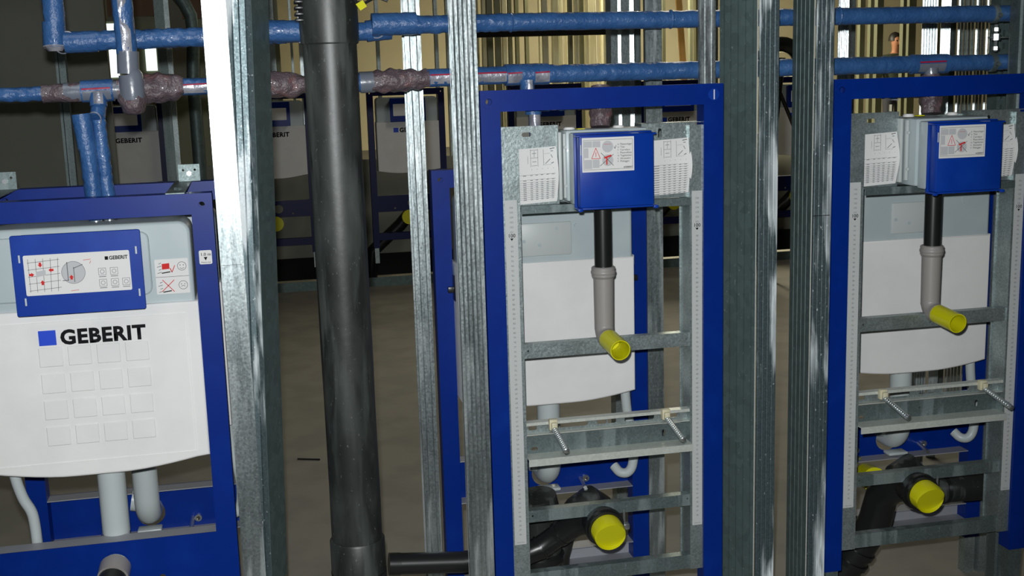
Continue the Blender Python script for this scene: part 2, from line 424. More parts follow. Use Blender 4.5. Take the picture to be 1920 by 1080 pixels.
            for cz, sg in ((.981, -1), (.944, 1)):
                d.disc(.434, cz, y, .0085, 24, .0078)
                for ex in (.431, .437): d.disc(ex, cz+.002, y, .0009, 8)
                pr = None
                for k in range(7):
                    a = (k-3)/3*1.0; q = (.434+.0045*sin(a), cz-.003 + sg*(-.0018 + .004*(1-cos(a)))*(-1 if sg < 0 else -1) + (0 if sg < 0 else .0))
                    if pr: d.line(pr[0], pr[1], q[0], q[1], y, .0007)
                    pr = q
                for k in range(4): d.line(.388+.003*(k % 2), cz-.012+.006*k, .396, cz-.010+.006*k, y, .0008)
                d.line(.396, cz-.012, .412, cz-.010, y, .002)
            d.build('printed_faces', 'ink', s2, smooth=False)
            MB().quad([(.397, y-.0002, .976), (.411, y-.0002, .977), (.411, y-.0002, .988), (.397, y-.0002, .987)]).line(.412, .978, .415, .970, y, .0016).line(.415, .970, .421, .983, y, .0014) \
              .line(.394, .933, .418, .955, y-.0003, .0013).line(.417, .932, .396, .956, y-.0003, .0013).build('printed_red_mark', 'redink', s2, smooth=False)
            # height sticker on the right post
            s3 = MB().mesh(flat(rrect(.468, .492, .983, 1.010, .003), (), .0008), Matrix.Translation((0, -.0005, 0))).build('height_sticker', 'paper', t)
            MB().mesh(text('1.0 m', .008, .4705, -.0013, .9995, width=.018, bold=.01)).mesh(text('Meterriss', .004, .471, -.0013, .9855, width=.018)).quad([(.4765, -.0013, .997), (.480, -.0013, .990), (.4835, -.0013, .997)]).build('height_lettering', 'ink', s3, smooth=False)
    if near:
        # fixing clips at both sides
        for x in (.048, .455):
            MB().box(x-.007, x+.007, .04, .07, .825, .885, .003).box(x-(.02 if x < .2 else .0), x+(.02 if x > .2 else 0), .05, .06, .845, .858, .001).build('side_clip', 'blk', t)
            MB().box(x-.006, x+.006, .03, .08, .885, .91, .003).build('clip_holder', 'tank', t)
        # flush pipe with its elbow towards the pan
        fx = .262
        if not back:
            MB().tube([(fx, .06, .61), (fx, .06, .44)], .027, 24).build('flush_pipe', 'pe', t)
            p = arc((fx, .005, .442), .055, 0, pi/2, (0, 1, 0), (0, 0, -1), 8)
            MB().tube([(fx, .06, .45)] + p[:8] + [(fx, -.02, .386)], .026, 24).build('flush_elbow', 'pe', t)
            MB().hollow([(fx, .0, .389), (fx-.002, -.034, .379)], .030, .024).build('outlet_sleeve', 'greypipe', t)
            MB().hollow([(fx-.002, -.028, .380), (fx-.014, -.100, .345)], .027, .022).build('outlet_seal', 'blk', t)
            MB().tube(smooth([(.080, .06, .62), (.082, .06, .575), (.092, .06, .53), (.105, .06, .50), (.109, .06, .47), (.110, .06, .42)]), .0105, 14).build('overflow_tube', 'pe', t)
        else:
            fx = .250
            pth = [(fx, .06, .61), (fx, .06, .434)] + arc((fx, .015, .434), .045, 0, pi/2, (0, 1, 0), (0, 0, -1), 10)[1:] + [(fx, -.02, .389)]
            MB().tube(pth, .027, 24).build('flush_pipe', 'pe', t)
            MB().tube([(fx+.012, .022, .415), (fx+.036, .022, .42)], .025, 20).build('pipe_collar', 'pe', t)
            MB().box(fx-.026, fx+.026, .030, .062, .352, .360, .003).build('pipe_bracket', 'pe', t)
            MB().tube(smooth([(.068, .07, .62), (.062, .07, .54), (.050, .07, .48), (.046, .07, .44), (.050, .07, .40), (.062, .068, .383), (.078, .06, .383), (.088, .045, .395)]), .0115, 16).build('overflow_tube', 'pe', t)
            for x in (.14, .155) + (() if 1 else ()):
                pass
            for q0, q1, nx_ in ((.16, .162, .148), (.352, .350, .338)):
                MB().tube([(q0, .0, .357), (q1, .05, .350)], .0045, 10).build('threaded_stub', 'zinc', pl)
                MB().hollow([(nx_, .002, .357), (nx_, .010, .357)], .008, .0045, 14).build('rivet_nut', 'zinc', pl)
            MB().box(.20, .32, .110, .1135+.004, .925, 1.0, .004).build('moulded_patch', 'tank_lt', tk)
            for x, z, r_, y1_ in ((.235, .985, .004, .1185), (.31, .96, .004, .1185), (.275, .95, .004, .1185), (.19, .99, .004, .1185), (.385, 1.0, .016, .1155), (.12, 1.0, .014, .1155)):
                MB().tube([(x, .110, z), (x, y1_, z)], r_, 16).build('moulded_boss', 'tank', tk)
    return t
# wall anchors lying across the top of the left frame
def wall_bracket(t, x0, x1, tx0, tx1):
    b = MB().box(x0, x1, -.0, .30, 1.1205, 1.1225)
    b.mesh(flat(rect(tx0, tx1, 1.1225, 1.158), [circ(tx0+.010, 1.146, .0025, 10), circ(tx1-.010, 1.146, .0025, 10)], .002), Matrix.Translation((0, .275, 0)))
    b.tube([(x0+.02, .07, 1.1225), (x0+.02, .07, 1.1275)], .009, 6)
    o = b.build('wall_bracket', 'galv_dark', t)
    MB().tube([((tx0+tx1)/2, .276, 1.139), ((tx0+tx1)/2, .268, 1.139)], .0055, 6).build('bolt_head', 'zinc', o)

FL = -1.032
wc = make_cistern('toilet_frame', 'nearest blue toilet frame with white lettered cistern, cut by the left picture edge')
wc.location = (FL, 0, 0)
wall_bracket(wc, .415, .450, .424, .468)
wall_bracket(wc, .065, .100, .057, .101)

bk = make_cistern('toilet_frame', 'blue toilet frame seen from behind, unlettered white shell, behind the middle urinal frame', back=True)
bk.location = (.433, .3235, 0); bk.rotation_euler = (0, 0, pi)
dup(bk, (-.479, .3235, .0), pi, 'blue toilet frame back to back with the lettered cistern at the left')
dup(bk, (1.338, .3235, 0), pi, 'blue toilet frame seen from behind, directly behind the urinal frame at the right')

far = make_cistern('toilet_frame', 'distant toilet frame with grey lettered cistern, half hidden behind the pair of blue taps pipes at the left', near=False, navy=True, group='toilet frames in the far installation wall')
FX = [-1.495, -.60, .255, 1.175, 2.075, 2.985]
FLB = ['distant lettered toilet frame seen right of the pair of blue riser tubes',
       'distant toilet frame just left of the big black soil pipe',
       'distant toilet frame between the big black soil pipe and the rear stud',
       'distant toilet frame showing through the top opening of the middle urinal frame',
       'distant toilet frame mostly hidden behind the right rail of the middle urinal frame',
       'distant toilet frame seen in the narrow gap between the dark ribbed studs']
RAISE = .135
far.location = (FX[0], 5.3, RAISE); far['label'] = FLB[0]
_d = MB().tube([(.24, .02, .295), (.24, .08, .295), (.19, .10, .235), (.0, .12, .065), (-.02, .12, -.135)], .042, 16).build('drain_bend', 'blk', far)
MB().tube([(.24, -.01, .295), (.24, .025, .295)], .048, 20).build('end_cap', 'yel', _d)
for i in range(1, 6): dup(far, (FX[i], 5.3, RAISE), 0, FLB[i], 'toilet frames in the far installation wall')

# ------------------------------------------------------------------ urinal element
def make_urinal(label):
    t = thing('urinal_frame', label, 'urinal frame')
    H = 1.295; W = .507; pw = .04; D = .04
    for i in (0, 1):
        x0 = -.004 if i == 0 else W-pw-.002
        x1 = x0+pw+ (0 if i == 0 else .003)
        mb = MB(); hz = H-.022; hx = (x0+x1)/2
        hole = [circ(hx-.003, hz, .0065)] if i == 0 else []
        for y in (.001, D-.001): mb.mesh(flat(rect(x0, x1, .19, H), hole, .002), Matrix.Translation((0, y, 0)))
        mb.box(x0, x0+.002, .002, D-.002, .19, H).box(x1-.002, x1, .002, D-.002, .19, H).box(x0, x1, .002, D-.002, H-.002, H-.0002)
        p = mb.build('post', 'blue', t)
        MB().box(x0+.005, x1-.005, .006, D-.006, 0, .21).build('foot', 'galv_dark', p)
        if i == 0: MB().hollow([(hx-.003, .0, hz), (hx-.003, -.0018, hz)], .014, .0065, 24).build('pressed_ring', 'blue', p)
        else:
            MB().tube([(hx, .0, hz), (hx, -.0012, hz)], .012, 24).build('fixing_disc', 'cover', p)
            MB().box(hx-.0008, hx+.0012, -.003, -.001, hz-.010, hz+.010).build('disc_slot', 'paper', p)
    MB().box(pw-.004, W-pw-.002, 0, .002, H-.042, H).box(pw-.004, W-pw-.002, .002, D, H-.002, H).box(pw-.004, W-pw-.002, D-.002, D, H-.042, H-.002).build('top_rail', 'blue', t)
    # upright galvanised rails with printed height scales
    for i in (0, 1):
        x0, x1 = (.0365, .072) if i == 0 else (.437, .474)
        y0 = .008
        mb = MB()
        if i == 0: mb.sheet([(x0, .05), (x0, y0), (x1, y0), (x1, .05)], .235, 1.212, .0018)
        else: mb.sheet([(x1, .05), (x1, y0), (x0, y0), (x0, .062), (x0-.004, .062)], .235, 1.212, .0018)
        r = mb.build('scale_rail', 'galv', t)
        s0, s1 = (.0405, .066) if i == 0 else (.441, .4635)
        zt, zb = 1.075, .337
        sp = MB().box(s0, s1, y0-.0016, y0-.0009, zb, zt).build('height_scale', 'strip', t)
        yy = y0-.0019
        c = (s0+s1)/2
        lines = '\n'.join(str(n) for n in range(107, 34, -1) if n != 100 and n != 99) 
        mb = MB()
        for n in range(106, 35, -1):
            if n in (100, 99): continue
            mb.mesh(text(str(n), .0056, c, yy, n/100-.002, align='CENTER'))
        mb.mesh(text('Meterriss', .0034, c, yy, zb+.004, align='CENTER', width=(s1-s0)*.6))
        mb.build('scale_numbers', 'greyink', sp, smooth=False)['kind'] = 'stuff'
        mb = MB().mesh(text('100', .0105, c, yy, .999, align='CENTER', bold=.012))
        mb.quad([(c-.0035, yy, .997), (c, yy, .992), (c+.0035, yy, .997)])
        mb.build('scale_hundred', 'ink', sp, smooth=False)
        mb = MB()
        for n in range(350, 1074, 5): 
            l = .006 if n % 10 == 0 else .0035
            mb.line(s1-.001-l, n/1000, s1-.001, n/1000, yy, .0009)
        mb.build('scale_ticks', 'paleink', sp, smooth=False)['kind'] = 'stuff'
    # mounting plates left and right of the box
    yp = .018
    def slot(cx, cz, w, h): return rrect(cx-w/2, cx+w/2, cz-h/2, cz+h/2, min(w, h)/2*.98)
    L = MB()
    L.mesh(flat(rect(.039, .158, 1.062, 1.222), [slot(.092, 1.205, .020, .009)], .0018), Matrix.Translation((0, yp, 0)))
    L.box(.1565, .158, yp, yp+.045, 1.062, 1.222); L.box(.156, .190, yp+.043, yp+.045, 1.055, 1.205)
    L.box(.157, .18, .01, yp+.045, 1.060, 1.0615)
    L.build('mounting_plate', 'galv', t)
    R = MB()
    R.mesh(flat(rect(.335, .452, 1.062, 1.218), [slot(.375, 1.197, .008, .020)], .0018), Matrix.Translation((0, yp, 0)))
    R.box(.335, .3365, yp, yp+.045, 1.062, 1.218); R.box(.335, .47, yp, yp+.03, 1.2165, 1.218)
    R.tube([(.432, yp, 1.197), (.432, yp-.003, 1.197)], .004, 10)
    R.build('mounting_plate', 'galv', t)
    B = MB().sheet([(.0735, .002), (.4365, .002)], 1.046, 1.0605, .0018)
    B.box(.0735, .4365, .002, .03, 1.060, 1.0615)
    B.build('plate_lip', 'galv_dark', t)
    MB().box(.15, .35, .063, .066, 1.05, 1.21).build('rear_plate', 'galv', t)
    # instruction sheets, curled at the free edge
    for k, (x0, x1, z0, z1) in enumerate(((.0685, .152, 1.064, 1.176), (.352, .4365, 1.068, 1.182))):
        mb = MB(); nx, nz = 10, 8; g = []
        def yy_(u, v): return .0155 - .001 - .012*(u**4)*(sin(v*pi)**1.5) - .0004
        for j in range(nz+1):
            row = []
            for i in range(nx+1):
                u, v = i/nx, j/nz
                row.append(mb.bm.verts.new((x0 + (x1-x0)*(u + .05*u**3*sin((1-v)*pi*1.0)*(1 if k else .4)), yy_(u, v), z0 + (z1-z0)*v + .004*u)))
            g.append(row)
        for j in range(nz):
            for i in range(nx): mb.bm.faces.new((g[j][i], g[j][i+1], g[j+1][i+1], g[j+1][i]))
        sh = mb.build('instruction_sheet', 'paper', t)
        W_ = x1-x0; Hh = z1-z0; y = .0138
        d = MB()
        def P(u, v): return (x0 + W_*u, z0 + Hh*v + .004*u)
        def ln(u0, v0, u1, v1, wd=.0007):
            a, b = P(u0, v0), P(u1, v1)
            n = 4
            for q in range(n):
                s0_, s1_ = q/n, (q+1)/n
                ua, va = u0+(u1-u0)*s0_, v0+(v1-v0)*s0_; ub, vb = u0+(u1-u0)*s1_, v0+(v1-v0)*s1_
                A, Bq = P(ua, va), P(ub, vb)
                ym = min(yy_(ua, va), yy_(ub, vb), yy_((ua+ub)/2, (va+vb)/2))-.0003
                d.line(A[0], A[1], Bq[0], Bq[1], ym, wd)
        ln(.36, .66, .36, .98); ln(.54, .66, .54, .98); ln(.36, .82, .54, .82); ln(.36, .96, .54, .96); ln(.40, .90, .50, .90, .001); ln(.45, .83, .45, .95); ln(.40, .75, .50, .75, .001); ln(.38, .68, .52, .68)
        ln(.68, .68, .68, .96); ln(.72, .70, .84, .78, .0012); ln(.70, .88, .84, .88, .0004); ln(.66, .68, .86, .68, .0004); ln(.84, .96, .96, .97, .0018); ln(.86, .92, .92, .92, .0014); ln(.86, .86, .90, .80, .0012); ln(.86, .70, .92, .72, .0016)
        ln(.29, .72, .29, .86, .0006)
        for c in range(5): ln(.38+.13*c, .615, .39+.13*c, .615, .0014)
        for r in range(13 if k else 12):
            v = .54-.043*r if k else (.52-.0 if r == 0 else (.43 if r == 1 else .385-.034*(r-2)))
            ln(.03, v, .95, v, .0005)
            ln(.05 if k else .16, v-.012, .24, v-.012, .0012)
            for c in range(5): ln(.34+.13*c, v-.012, .40+.13*c, v-.012, .0011)
        d.build('printed_table', 'greyink', sh, smooth=False)
        for c in range(5): pass
    # control box
    hb = MB()
    hb.box(.166, .338, -.012, .062, 1.068, 1.212, .005)
    hb.box(.172, .334, -.046, -.010, 1.064, 1.207, .004)
    hb.build('control_housing', 'tank', t)
    ed = MB().box(.162, .168, -.008, .0, 1.075, 1.205, .001).box(.155, .162, .004, .060, 1.07, 1.208, .002).tube([(.164, -.010, 1.178), (.164, -.014, 1.178)], .003, 10).tube([(.164, -.010, 1.10), (.164, -.014, 1.10)], .003, 10)
    ed.build('housing_clips', 'tank_lt', t)
    cv = MB().box(.177, .331, -.074, -.042, 1.060, 1.203, .003)
    cv.box(.173, .335, -.048, -.042, 1.056, 1.207, .001).box(.172, .337, -.072, -.045, 1.200, 1.204, .001).box(.172, .337, -.072, -.045, 1.056, 1.060, .001)
    for x in (.172, .329): cv.box(x, x+.010, -.078, -.070, 1.053, 1.060, .002)
    cvo = cv.build('control_cover', 'cover', t)
    MB().box(.1785, .1805, -.0752, -.074, 1.165, 1.185).box(.285, .30, -.073, -.060, 1.2042, 1.2046).build('clip_slot', 'tank_lt', cvo)
    y = -.0752
    st = MB().mesh(flat(rrect(.182, .289, 1.131, 1.1985, .001), (), .0006), Matrix.Translation((0, y+.0003, 0))).build('warning_sticker', 'paper', t)
    y -= .0003
    X = lambda u: .182 + .107*u
    Z = lambda v: 1.131 + .0675*v
    d = MB()
    for a in (((.03, .07), (.97, .07)), ((.97, .07), (.97, .93)), ((.97, .93), (.03, .93)), ((.03, .93), (.03, .07))): d.line(X(a[0][0]), Z(a[0][1]), X(a[1][0]), Z(a[1][1]), y, .0005)
    names = ['Fliesenleger', 'Tiler', 'Carreleur', 'Piastrellista', 'Tegelzetter', 'Alicatador', 'Flislegger']
    for i, s in enumerate(names): d.mesh(text(s, .0052, X(.73), y, Z(.76-.083*i)))
    for i, s in enumerate('DGFINEP'): d.mesh(text(s, .0042, X(.68), y, Z(.76-.083*i)))
    d.line(X(.615), Z(.72), X(.63), Z(.66), y, .0008).line(X(.63), Z(.66), X(.655), Z(.76), y, .0008)
    d.line(X(.36), Z(.55), X(.60), Z(.17), y-.0003, .0008).line(X(.60), Z(.50), X(.34), Z(.17), y-.0003, .0008)
    d.quad([(X(.80), y, Z(.09)), (X(.815), y, Z(.09)), (X(.815), y, Z(.125)), (X(.80), y, Z(.125))]).mesh(text('GEBERIT', .0042, X(.82), y, Z(.092), bold=.02))
    d.build('printed_text', 'ink', st, smooth=False)
    d = MB()
    for u0, u1, v0, v1 in ((.04, .19, .72, .90), (.20, .35, .72, .90), (.04, .12, .42, .70), (.04, .19, .10, .36), (.20, .33, .12, .36)): d.quad([(X(u0), y, Z(v0)), (X(u1), y, Z(v0)), (X(u1), y, Z(v1)), (X(u0), y, Z(v1))])
    d.disc(X(.49), Z(.73), y, .0115, 24); d.disc(X(.49), Z(.33), y, .0115, 24)
    d.build('printed_tiles', 'paleink', st, smooth=False)
    d = MB()
    ty = y-.0005
    A_, B_, C_ = (X(.18), Z(.39)), (X(.345), Z(.39)), (X(.262), Z(.70))
    for p, q in ((A_, B_), (B_, C_), (C_, A_)): d.line(*p, *q, ty, .0011)
    d.line(X(.262), Z(.58), X(.262), Z(.44), ty, .0011)
    d.line(X(.42), Z(.40), X(.56), Z(.47), ty, .0032).line(X(.47), Z(.40), X(.47), Z(.20), ty, .0026).line(X(.42), Z(.80), X(.55), Z(.80), ty, .0006)
    d.build('printed_symbol', 'redink', st, smooth=False)
    for x in (.182, .287): MB().tube([(x, .02, 1.210), (x, .02, 1.215)], .012, 20).tube([(x, .02, 1.215), (x, .02, 1.2165)], .010, 20).build('housing_cap', 'paper', t)
    MB().box(.196, .212, .005, .03, 1.211, 1.2135, .001).build('yellow_tab', 'yel', t)
    # flush pipe down to the inlet elbow
    px, py = .2505, .022
    MB().tube([(px, py, 1.075), (px, py, .90)], .0185, 24).build('flush_pipe', 'blk', t)
    g = MB().tube([(px, py, .925), (px, py, .923), (px, py, .905), (px, py, .900), (px, py, .79)], [.0225, .0252, .0252, .0215, .0205], 28)
    g.tube([(px, py, .917), (px, py, .915), (px, py, .911), (px, py, .909)], [.0252, .0265, .0265, .0252], 28)
    g.tube([(px, py, .80)] + arc((px, py-.025, .80), .025, 0, pi/2, (0, 1, 0), (0, 0, -1), 8)[1:] + [(px, py-.032, .775)], .0205, 28)
    g.build('inlet_elbow', 'greypipe', t)
    sl = MB().hollow([(px, -.012, .775), (px+.002, -.085, .768)], .0212, .0192, 32)
    sl.tube([(px, -.022, .774), (px, -.024, .774)], .019, 24)
    sl.build('inlet_sleeve', 'yel', t)
    # cross bars
    def bar(z0, z1, xa=.0735, xb=.4365, holes=(), m='galv_dark', y0=.012, top=.02, name='cross_bar', z0b=None):
        mb = MB().mesh(flat(rect(xa, xb, z0, z1), holes, .0018), Matrix.Translation((0, y0, 0)))
        mb.box(xa, xb, y0+.001, y0+top, z1-.0018, z1)
        mb.box(xa, xb, y0+.001, y0+top*.6, z0, z0+.0015)
        return mb.build(name, m, t)
    bar(.742, .772, holes=[circ(.082, .758, .0022, 8), circ(.246, .752, .0022, 8), circ(.430, .758, .0022, 8)], m='galv')
    # bolt rail: bright top edge, slotted web
    rl = MB().mesh(flat(rect(.0735, .4365, .574, .602), [rrect(.145, .212, .5805, .592, .004), rrect(.234, .254, .5805, .592, .003), rrect(.2575, .276, .5805, .592, .003), rrect(.295, .362, .5805, .592, .004), rrect(.395, .415, .5805, .592, .004), rrect(.082, .10, .5805, .592, .004)], .0018), Matrix.Translation((0, .030, 0)))
    rl.build('bolt_rail', 'galv', t)
    MB().box(.0735, .4365, .012, .030, .6005, .6025).box(.0735, .4365, .0105, .012, .596, .6025).build('bolt_rail_edge', 'lip', t)
    MB().box(.0735, .4365, .012, .029, .574, .5755).build('bolt_rail_edge', 'lip', t)
    # deep lower channel: upright web, sloping shelf, bright lip
    ch = MB().mesh(flat(rect(.0735, .4365, .528, .566), [slot(.095, .538, .014, .008), slot(.385, .546, .008, .016), circ(.24, .548, .002, 8)], .0018), Matrix.Translation((0, .034, 0)))
    ch.build('lower_channel', 'galv_dark', t)
    MB().box(.0735, .4365, -.006, .033, .526, .528).build('channel_shelf', 'lip', t)
    MB().box(.0735, .4365, -.008, -.006, .5125, .528).build('channel_lip', 'lip', t)
    for sx in (.130, .3795):
        r = MB().tube([(sx, .03, .597), (sx, -.105, .573)], .0058, 16)
        r.tube([(sx, -.105, .573), (sx, -.1065, .5727)], [.0058, .0035], 16)
        ro = r.build('threaded_rod', 'zinc', t)
        MB().box(sx-.009, sx+.009, -.002, .012, .586, .609, .002).box(sx-.006, sx+.006, -.010, -.002, .590, .604, .002).build('rod_socket', 'cream', ro)
        thr = MB()
        for k in range(16):
            f = .1 + .055*k; c = Vector((sx, .03, .597)).lerp(Vector((sx, -.105, .573)), f)
            thr.tube([c, c + Vector((0, -.002, -.00036))], .0063, 12)
        thr.build('thread', 'zinc', ro)
    bar(.382, .408, m='galv_dark', holes=[circ(.082, .396, .002, 8), circ(.431, .398, .002, 8)])
    bar(.236, .268, m='galv_dark', y0=.010)
    return t
ur = make_urinal('blue urinal frame in the middle with galvanised rails, blue box and yellow sleeve')
ur2 = dup(ur, (.761, 0, 0), 0, 'blue urinal frame at the right picture edge with galvanised rails and blue box')

for ch in ur2.children:      # its box stands a little further out
    if ch.name.split('.')[0] in ('control_housing', 'control_cover', 'warning_sticker'): ch.location = (.003, -.022, -.004)
# ------------------------------------------------------------------ drains of the urinal frames
def drain(label, off, path, r, cappos, extra=None):
    t = thing('drain_pipe', label, 'drain pipe', (cappos[0], cappos[1], 0))
    o = Vector((cappos[0], cappos[1], 0))
    c = Vector(cappos) - o
    MB().tube([Vector(p)-o for p in path], r, 28).build('pipe', 'blk', t)
    MB().tube([c + Vector((0, .085, .006)), c + Vector((0, .03, .002))], .040, 32).tube([c + Vector((0, .05, .004)), c + Vector((0, .042, .003))], .0435, 32).build('pipe_clamp', 'blk', t)
    MB().box(c.x+.040, c.x+.056, .04, .055, c.z-.008, c.z+.006, .003).tube([(c.x+.045, .048, c.z-.02), (c.x+.045, .048, c.z+.035)], .003, 8).build('clamp_screw', 'zinc', t)
    cp = MB().tube([c + Vector((0, .045, .004)), c + Vector((0, .002, .001)), c + Vector((0, 0, 0))], [.0345, .0345, .0325], 36)
    cp.build('end_cap', 'yel', t)
    if extra:
        for nm, pth, rr, m in extra: MB().tube([Vector(p)-o for p in pth], rr, 28).build(nm, m, t)
    return t
cp = at(1145, 1005, -.05)
drain('black drain pipe with yellow end cap in the middle urinal frame', 0,
      [(cp.x-.0, .03, cp.z+.003), (cp.x-.012, .055, cp.z-.002), (cp.x-.04, .075, cp.z-.018), (.150, .10, .305), (.118, .105, .282), (.085, .105, .272), (-.06, .11, .268), (-.215, .112, .281)],
      [.030, .030, .0255, .0255, .0262, .0262, .0235, .0235], (cp.x, -.05, cp.z),
      [('pipe_ring', [(.165, .093, .318), (.158, .097, .312)], .0285, 'blk'), ('pipe_ring', [(.122, .105, .284), (.117, .105, .281)], .029, 'blk'),
       ('pipe_end', [(-.195, .112, .279), (-.22, .112, .2815)], .0245, 'blk')])
b1 = thing('branch_pipe', 'wide black pipe branch with a rim, low behind the middle urinal frame drain', 'drain pipe', (.14, .17, 0))
MB().tube([(.0, .04, 0), (.0, .04, .20), (0, .04, .235), (0, .035, .33), (-.005, .03, .37)], [.052, .052, .052, .05, .045], 32).build('pipe', 'stack', b1)
MB().tube([(.0, .04, .205), (.0, .04, .212), (0, .04, .225), (0, .04, .232)], [.054, .059, .059, .054], 32).build('rim', 'blk', b1)
b2 = thing('outlet_bend', 'dusty black outlet bend behind the lower cross bar of the middle urinal frame', 'drain pipe', (.25, .25, 0))
_o = Vector((.25, .25, 0)); _p = [at(1128, 975, .30), at(1122, 950, .29), at(1106, 938, .27), at(1085, 955, .26), at(1052, 1000, .25), at(1035, 1040, .25)]
_p.append(Vector((_p[-1].x-.01, .25, .0)))
MB().tube([q - _o for q in _p], [.03, .036, .036, .036, .036, .042, .042], 28).build('pipe', 'stack', b2)
_c = at(1015, 955, .24) - _o
MB().tube([_c + Vector((0, -.01, 0)), _c + Vector((0, .05, 0))], .033, 28).build('end_cap', 'yel', b2)

cp = at(1745, 937, -.05)
drain('thick black drain pipe with yellow end cap in the right urinal frame', 0,
      [(cp.x, .03, cp.z+.003), (cp.x-.02, .07, cp.z-.01), (cp.x-.035, .10, cp.z-.04), (.946, .12, .245), (.895, .15, .135), (.845, .16, .05), (.825, .16, 0)],
      [.030, .036, .038, .040, .040, .040, .040], (cp.x, -.05, cp.z),
      [('pipe_ring', [(.915, .139, .178), (.909, .142, .166)], .045, 'blk'), ('pipe_ring', [(.902, .146, .150), (.897, .149, .139)], .045, 'blk')])
b3 = thing('side_pipe', 'black horizontal pipe running right from the right urinal frame drain', 'drain pipe', (1.06, .15, 0))
MB().tube([(.0, 0, .30), (.15, .0, .295), (.30, .0, .29), (.34, .02, .29)], .034, 28).build('pipe', 'stack', b3)
MB().tube([(.08, 0, .298), (.088, 0, .298)], .037, 28).build('pipe_ring', 'blk', b3)
b4 = thing('rear_cap_pipe', 'black clamped pipe with yellow cap half hidden low behind the right urinal frame', 'drain pipe', (.92, .2, 0))
cz = at(1640, 900, .20).z; cx_ = at(1640, 900, .20).x-.92
MB().tube([(cx_+.01, .06, cz-.01), (cx_, -.0, cz)], .031, 28).build('end_cap', 'yel', b4)
MB().tube([(cx_+.035, -.03, cz-.03), (cx_+.06, -.0, cz+.01), (cx_+.10, .02, cz+.02), (cx_+.14, .03, cz-.02)], .03, 24).build('pipe', 'stack', b4)
for k in range(3): MB().tube(arc((cx_+.03+.012*k, -.035, cz-.02), .022, 0, 2*pi, (.4, 0, 1), (0, 1, 0), 14), .002, 6).build('clamp_wire', 'zinc', b4)

# ------------------------------------------------------------------ black soil stack
sx, sy = -.289, .052
st = thing('soil_pipe', 'big black vertical soil pipe, scuffed, in front of the blue pipes', 'pipe', (sx, sy, 0))
MB().tube([(0, 0, 0), (0, 0, .36)], .0545, 40, wob=.0).tube([(0, 0, .27), (0, 0, .372), (0, 0, .376)], [.0575, .0575, .055], 40).build('lower_socket', 'stack', st)
MB().tube(wob((0, 0, .30), (0, 0, 1.40), 40), .0525, 40, wob=.0015, wf=6).build('pipe', 'stack', st)
up_ = MB().tube([(0, 0, 1.393), (0, 0, 1.396), (0, 0, 1.44), (0, 0, 3.0)], [.0535, .0565, .0575, .0575], 40).build('upper_socket', 'stack', st)
rb = MB()
for k in range(9): rb.box(-.0645, -.045, -.03, .02, 1.437+.0115*k, 1.443+.0115*k, .0015)
rb.build('sealing_ribs', 'blk', up_)
MB().tube([(0, 0, .300), (0, 0, .3035)], .0585, 40).tube([(0, 0, .29), (0, 0, .2925)], .0585, 40).tube([(0, 0, .280), (0, 0, .2825)], .0585, 40).build('socket_ridges', 'blk', st)
# hanging cable with a yellow tag in front of it
cbt = thing('tagged_cable', 'brown cable with a yellow tag crossing the top of the big black pipe', 'cable')
a, b = at(676, 12, -.03), at(664, 3, -.03)
c0, c1, c2, c3 = at(686, 2, -.03), at(705, -6, -.03), at(727, 2, -.02), at(640, -60, -.03)
MB().tube([c3, at(660, -12, -.03), at(668, 4, -.03), at(684, 6, -.03), c1, at(716, -2, -.02), c2], .0028, 8).build('cable', 'blk', cbt)
q = [at(667, 8, -.036), at(676, 20, -.036), at(688, 12, -.034), at(680, 0, -.034)]
m_ = MB(); f0 = [m_.bm.verts.new(p) for p in q]; f1 = [m_.bm.verts.new(p + Vector((0, .002, 0))) for p in q]
m_.bm.faces.new(f0); m_.bm.faces.new(f1[::-1])
for i in range(4): m_.bm.faces.new((f0[i], f0[(i+1) % 4], f1[(i+1) % 4], f1[i]))
m_.build('tag', 'yel', cbt)

# ------------------------------------------------------------------ blue insulated pipes
PY = .13
def foil_run(t, p0, p1, r, name='pipe', m='foil', wb=.0035, wf=95, step=.005):
    wb *= .8
    n = max(2, int((Vector(p1)-Vector(p0)).length/step))
    return MB().tube(wob(p0, p1, n), r, 24, wob=wb, wf=wf).build(name, m, t)
def V(u, v, Y=PY): return at(u, v, Y)
up1 = thing('insulated_pipe', 'upper horizontal water pipe wrapped in blue film', 'pipe', (0, PY, 0))
def loc(v, t=up1): return Vector(v) - t.location
zU = 1.430
def PU(x, z=None): return Vector((x, 0, (1.415 if x < -.25 else 1.430) if z is None else z))
foil_run(up1, PU(-.735, 1.413), PU(-.37, 1.418), .0185)
foil_run(up1, (-.395, .0, 1.419), (-.18, 0, 1.420), .0185, wb=.002)
foil_run(up1, (-.445, -.022, 1.425), (-.345, -.022, 1.422), .0215, 'sleeve', wb=.001)
foil_run(up1, (-.20, -.02, 1.432), (-.11, -.02, 1.433), .0225, 'sleeve', wb=.0015)
foil_run(up1, (-.21, 0, 1.420), (-.16, 0, 1.424), .0215, 'sleeve', wb=.001)
foil_run(up1, (-.12, 0, 1.431), (.095, 0, 1.432), .0185)
foil_run(up1, (.09, 0, 1.432), (1.9, 0, 1.428), .0185, wb=.0016)
for x in (.09, .44, .83): MB().tube([(x-.003, 0, 1.4315), (x, 0, 1.4315), (x+.003, 0, 1.4315)], [.019, .0205, .019], 24).build('film_seam', 'foil', up1)
for c, y in (((-.345, -.022, 1.422), 0), ((-.195, -.02, 1.428), 0)):
    MB().tube(arc(c, .0235, -.6, pi*.9, (.45, 0, -.9), (.75, -.3, .3), 14), .0013, 6).build('cut_edge', 'silver', up1)
foil_run(up1, (-.79, 0, 1.411), (-.73, 0, 1.412), .0205, 'sleeve', wb=.001)
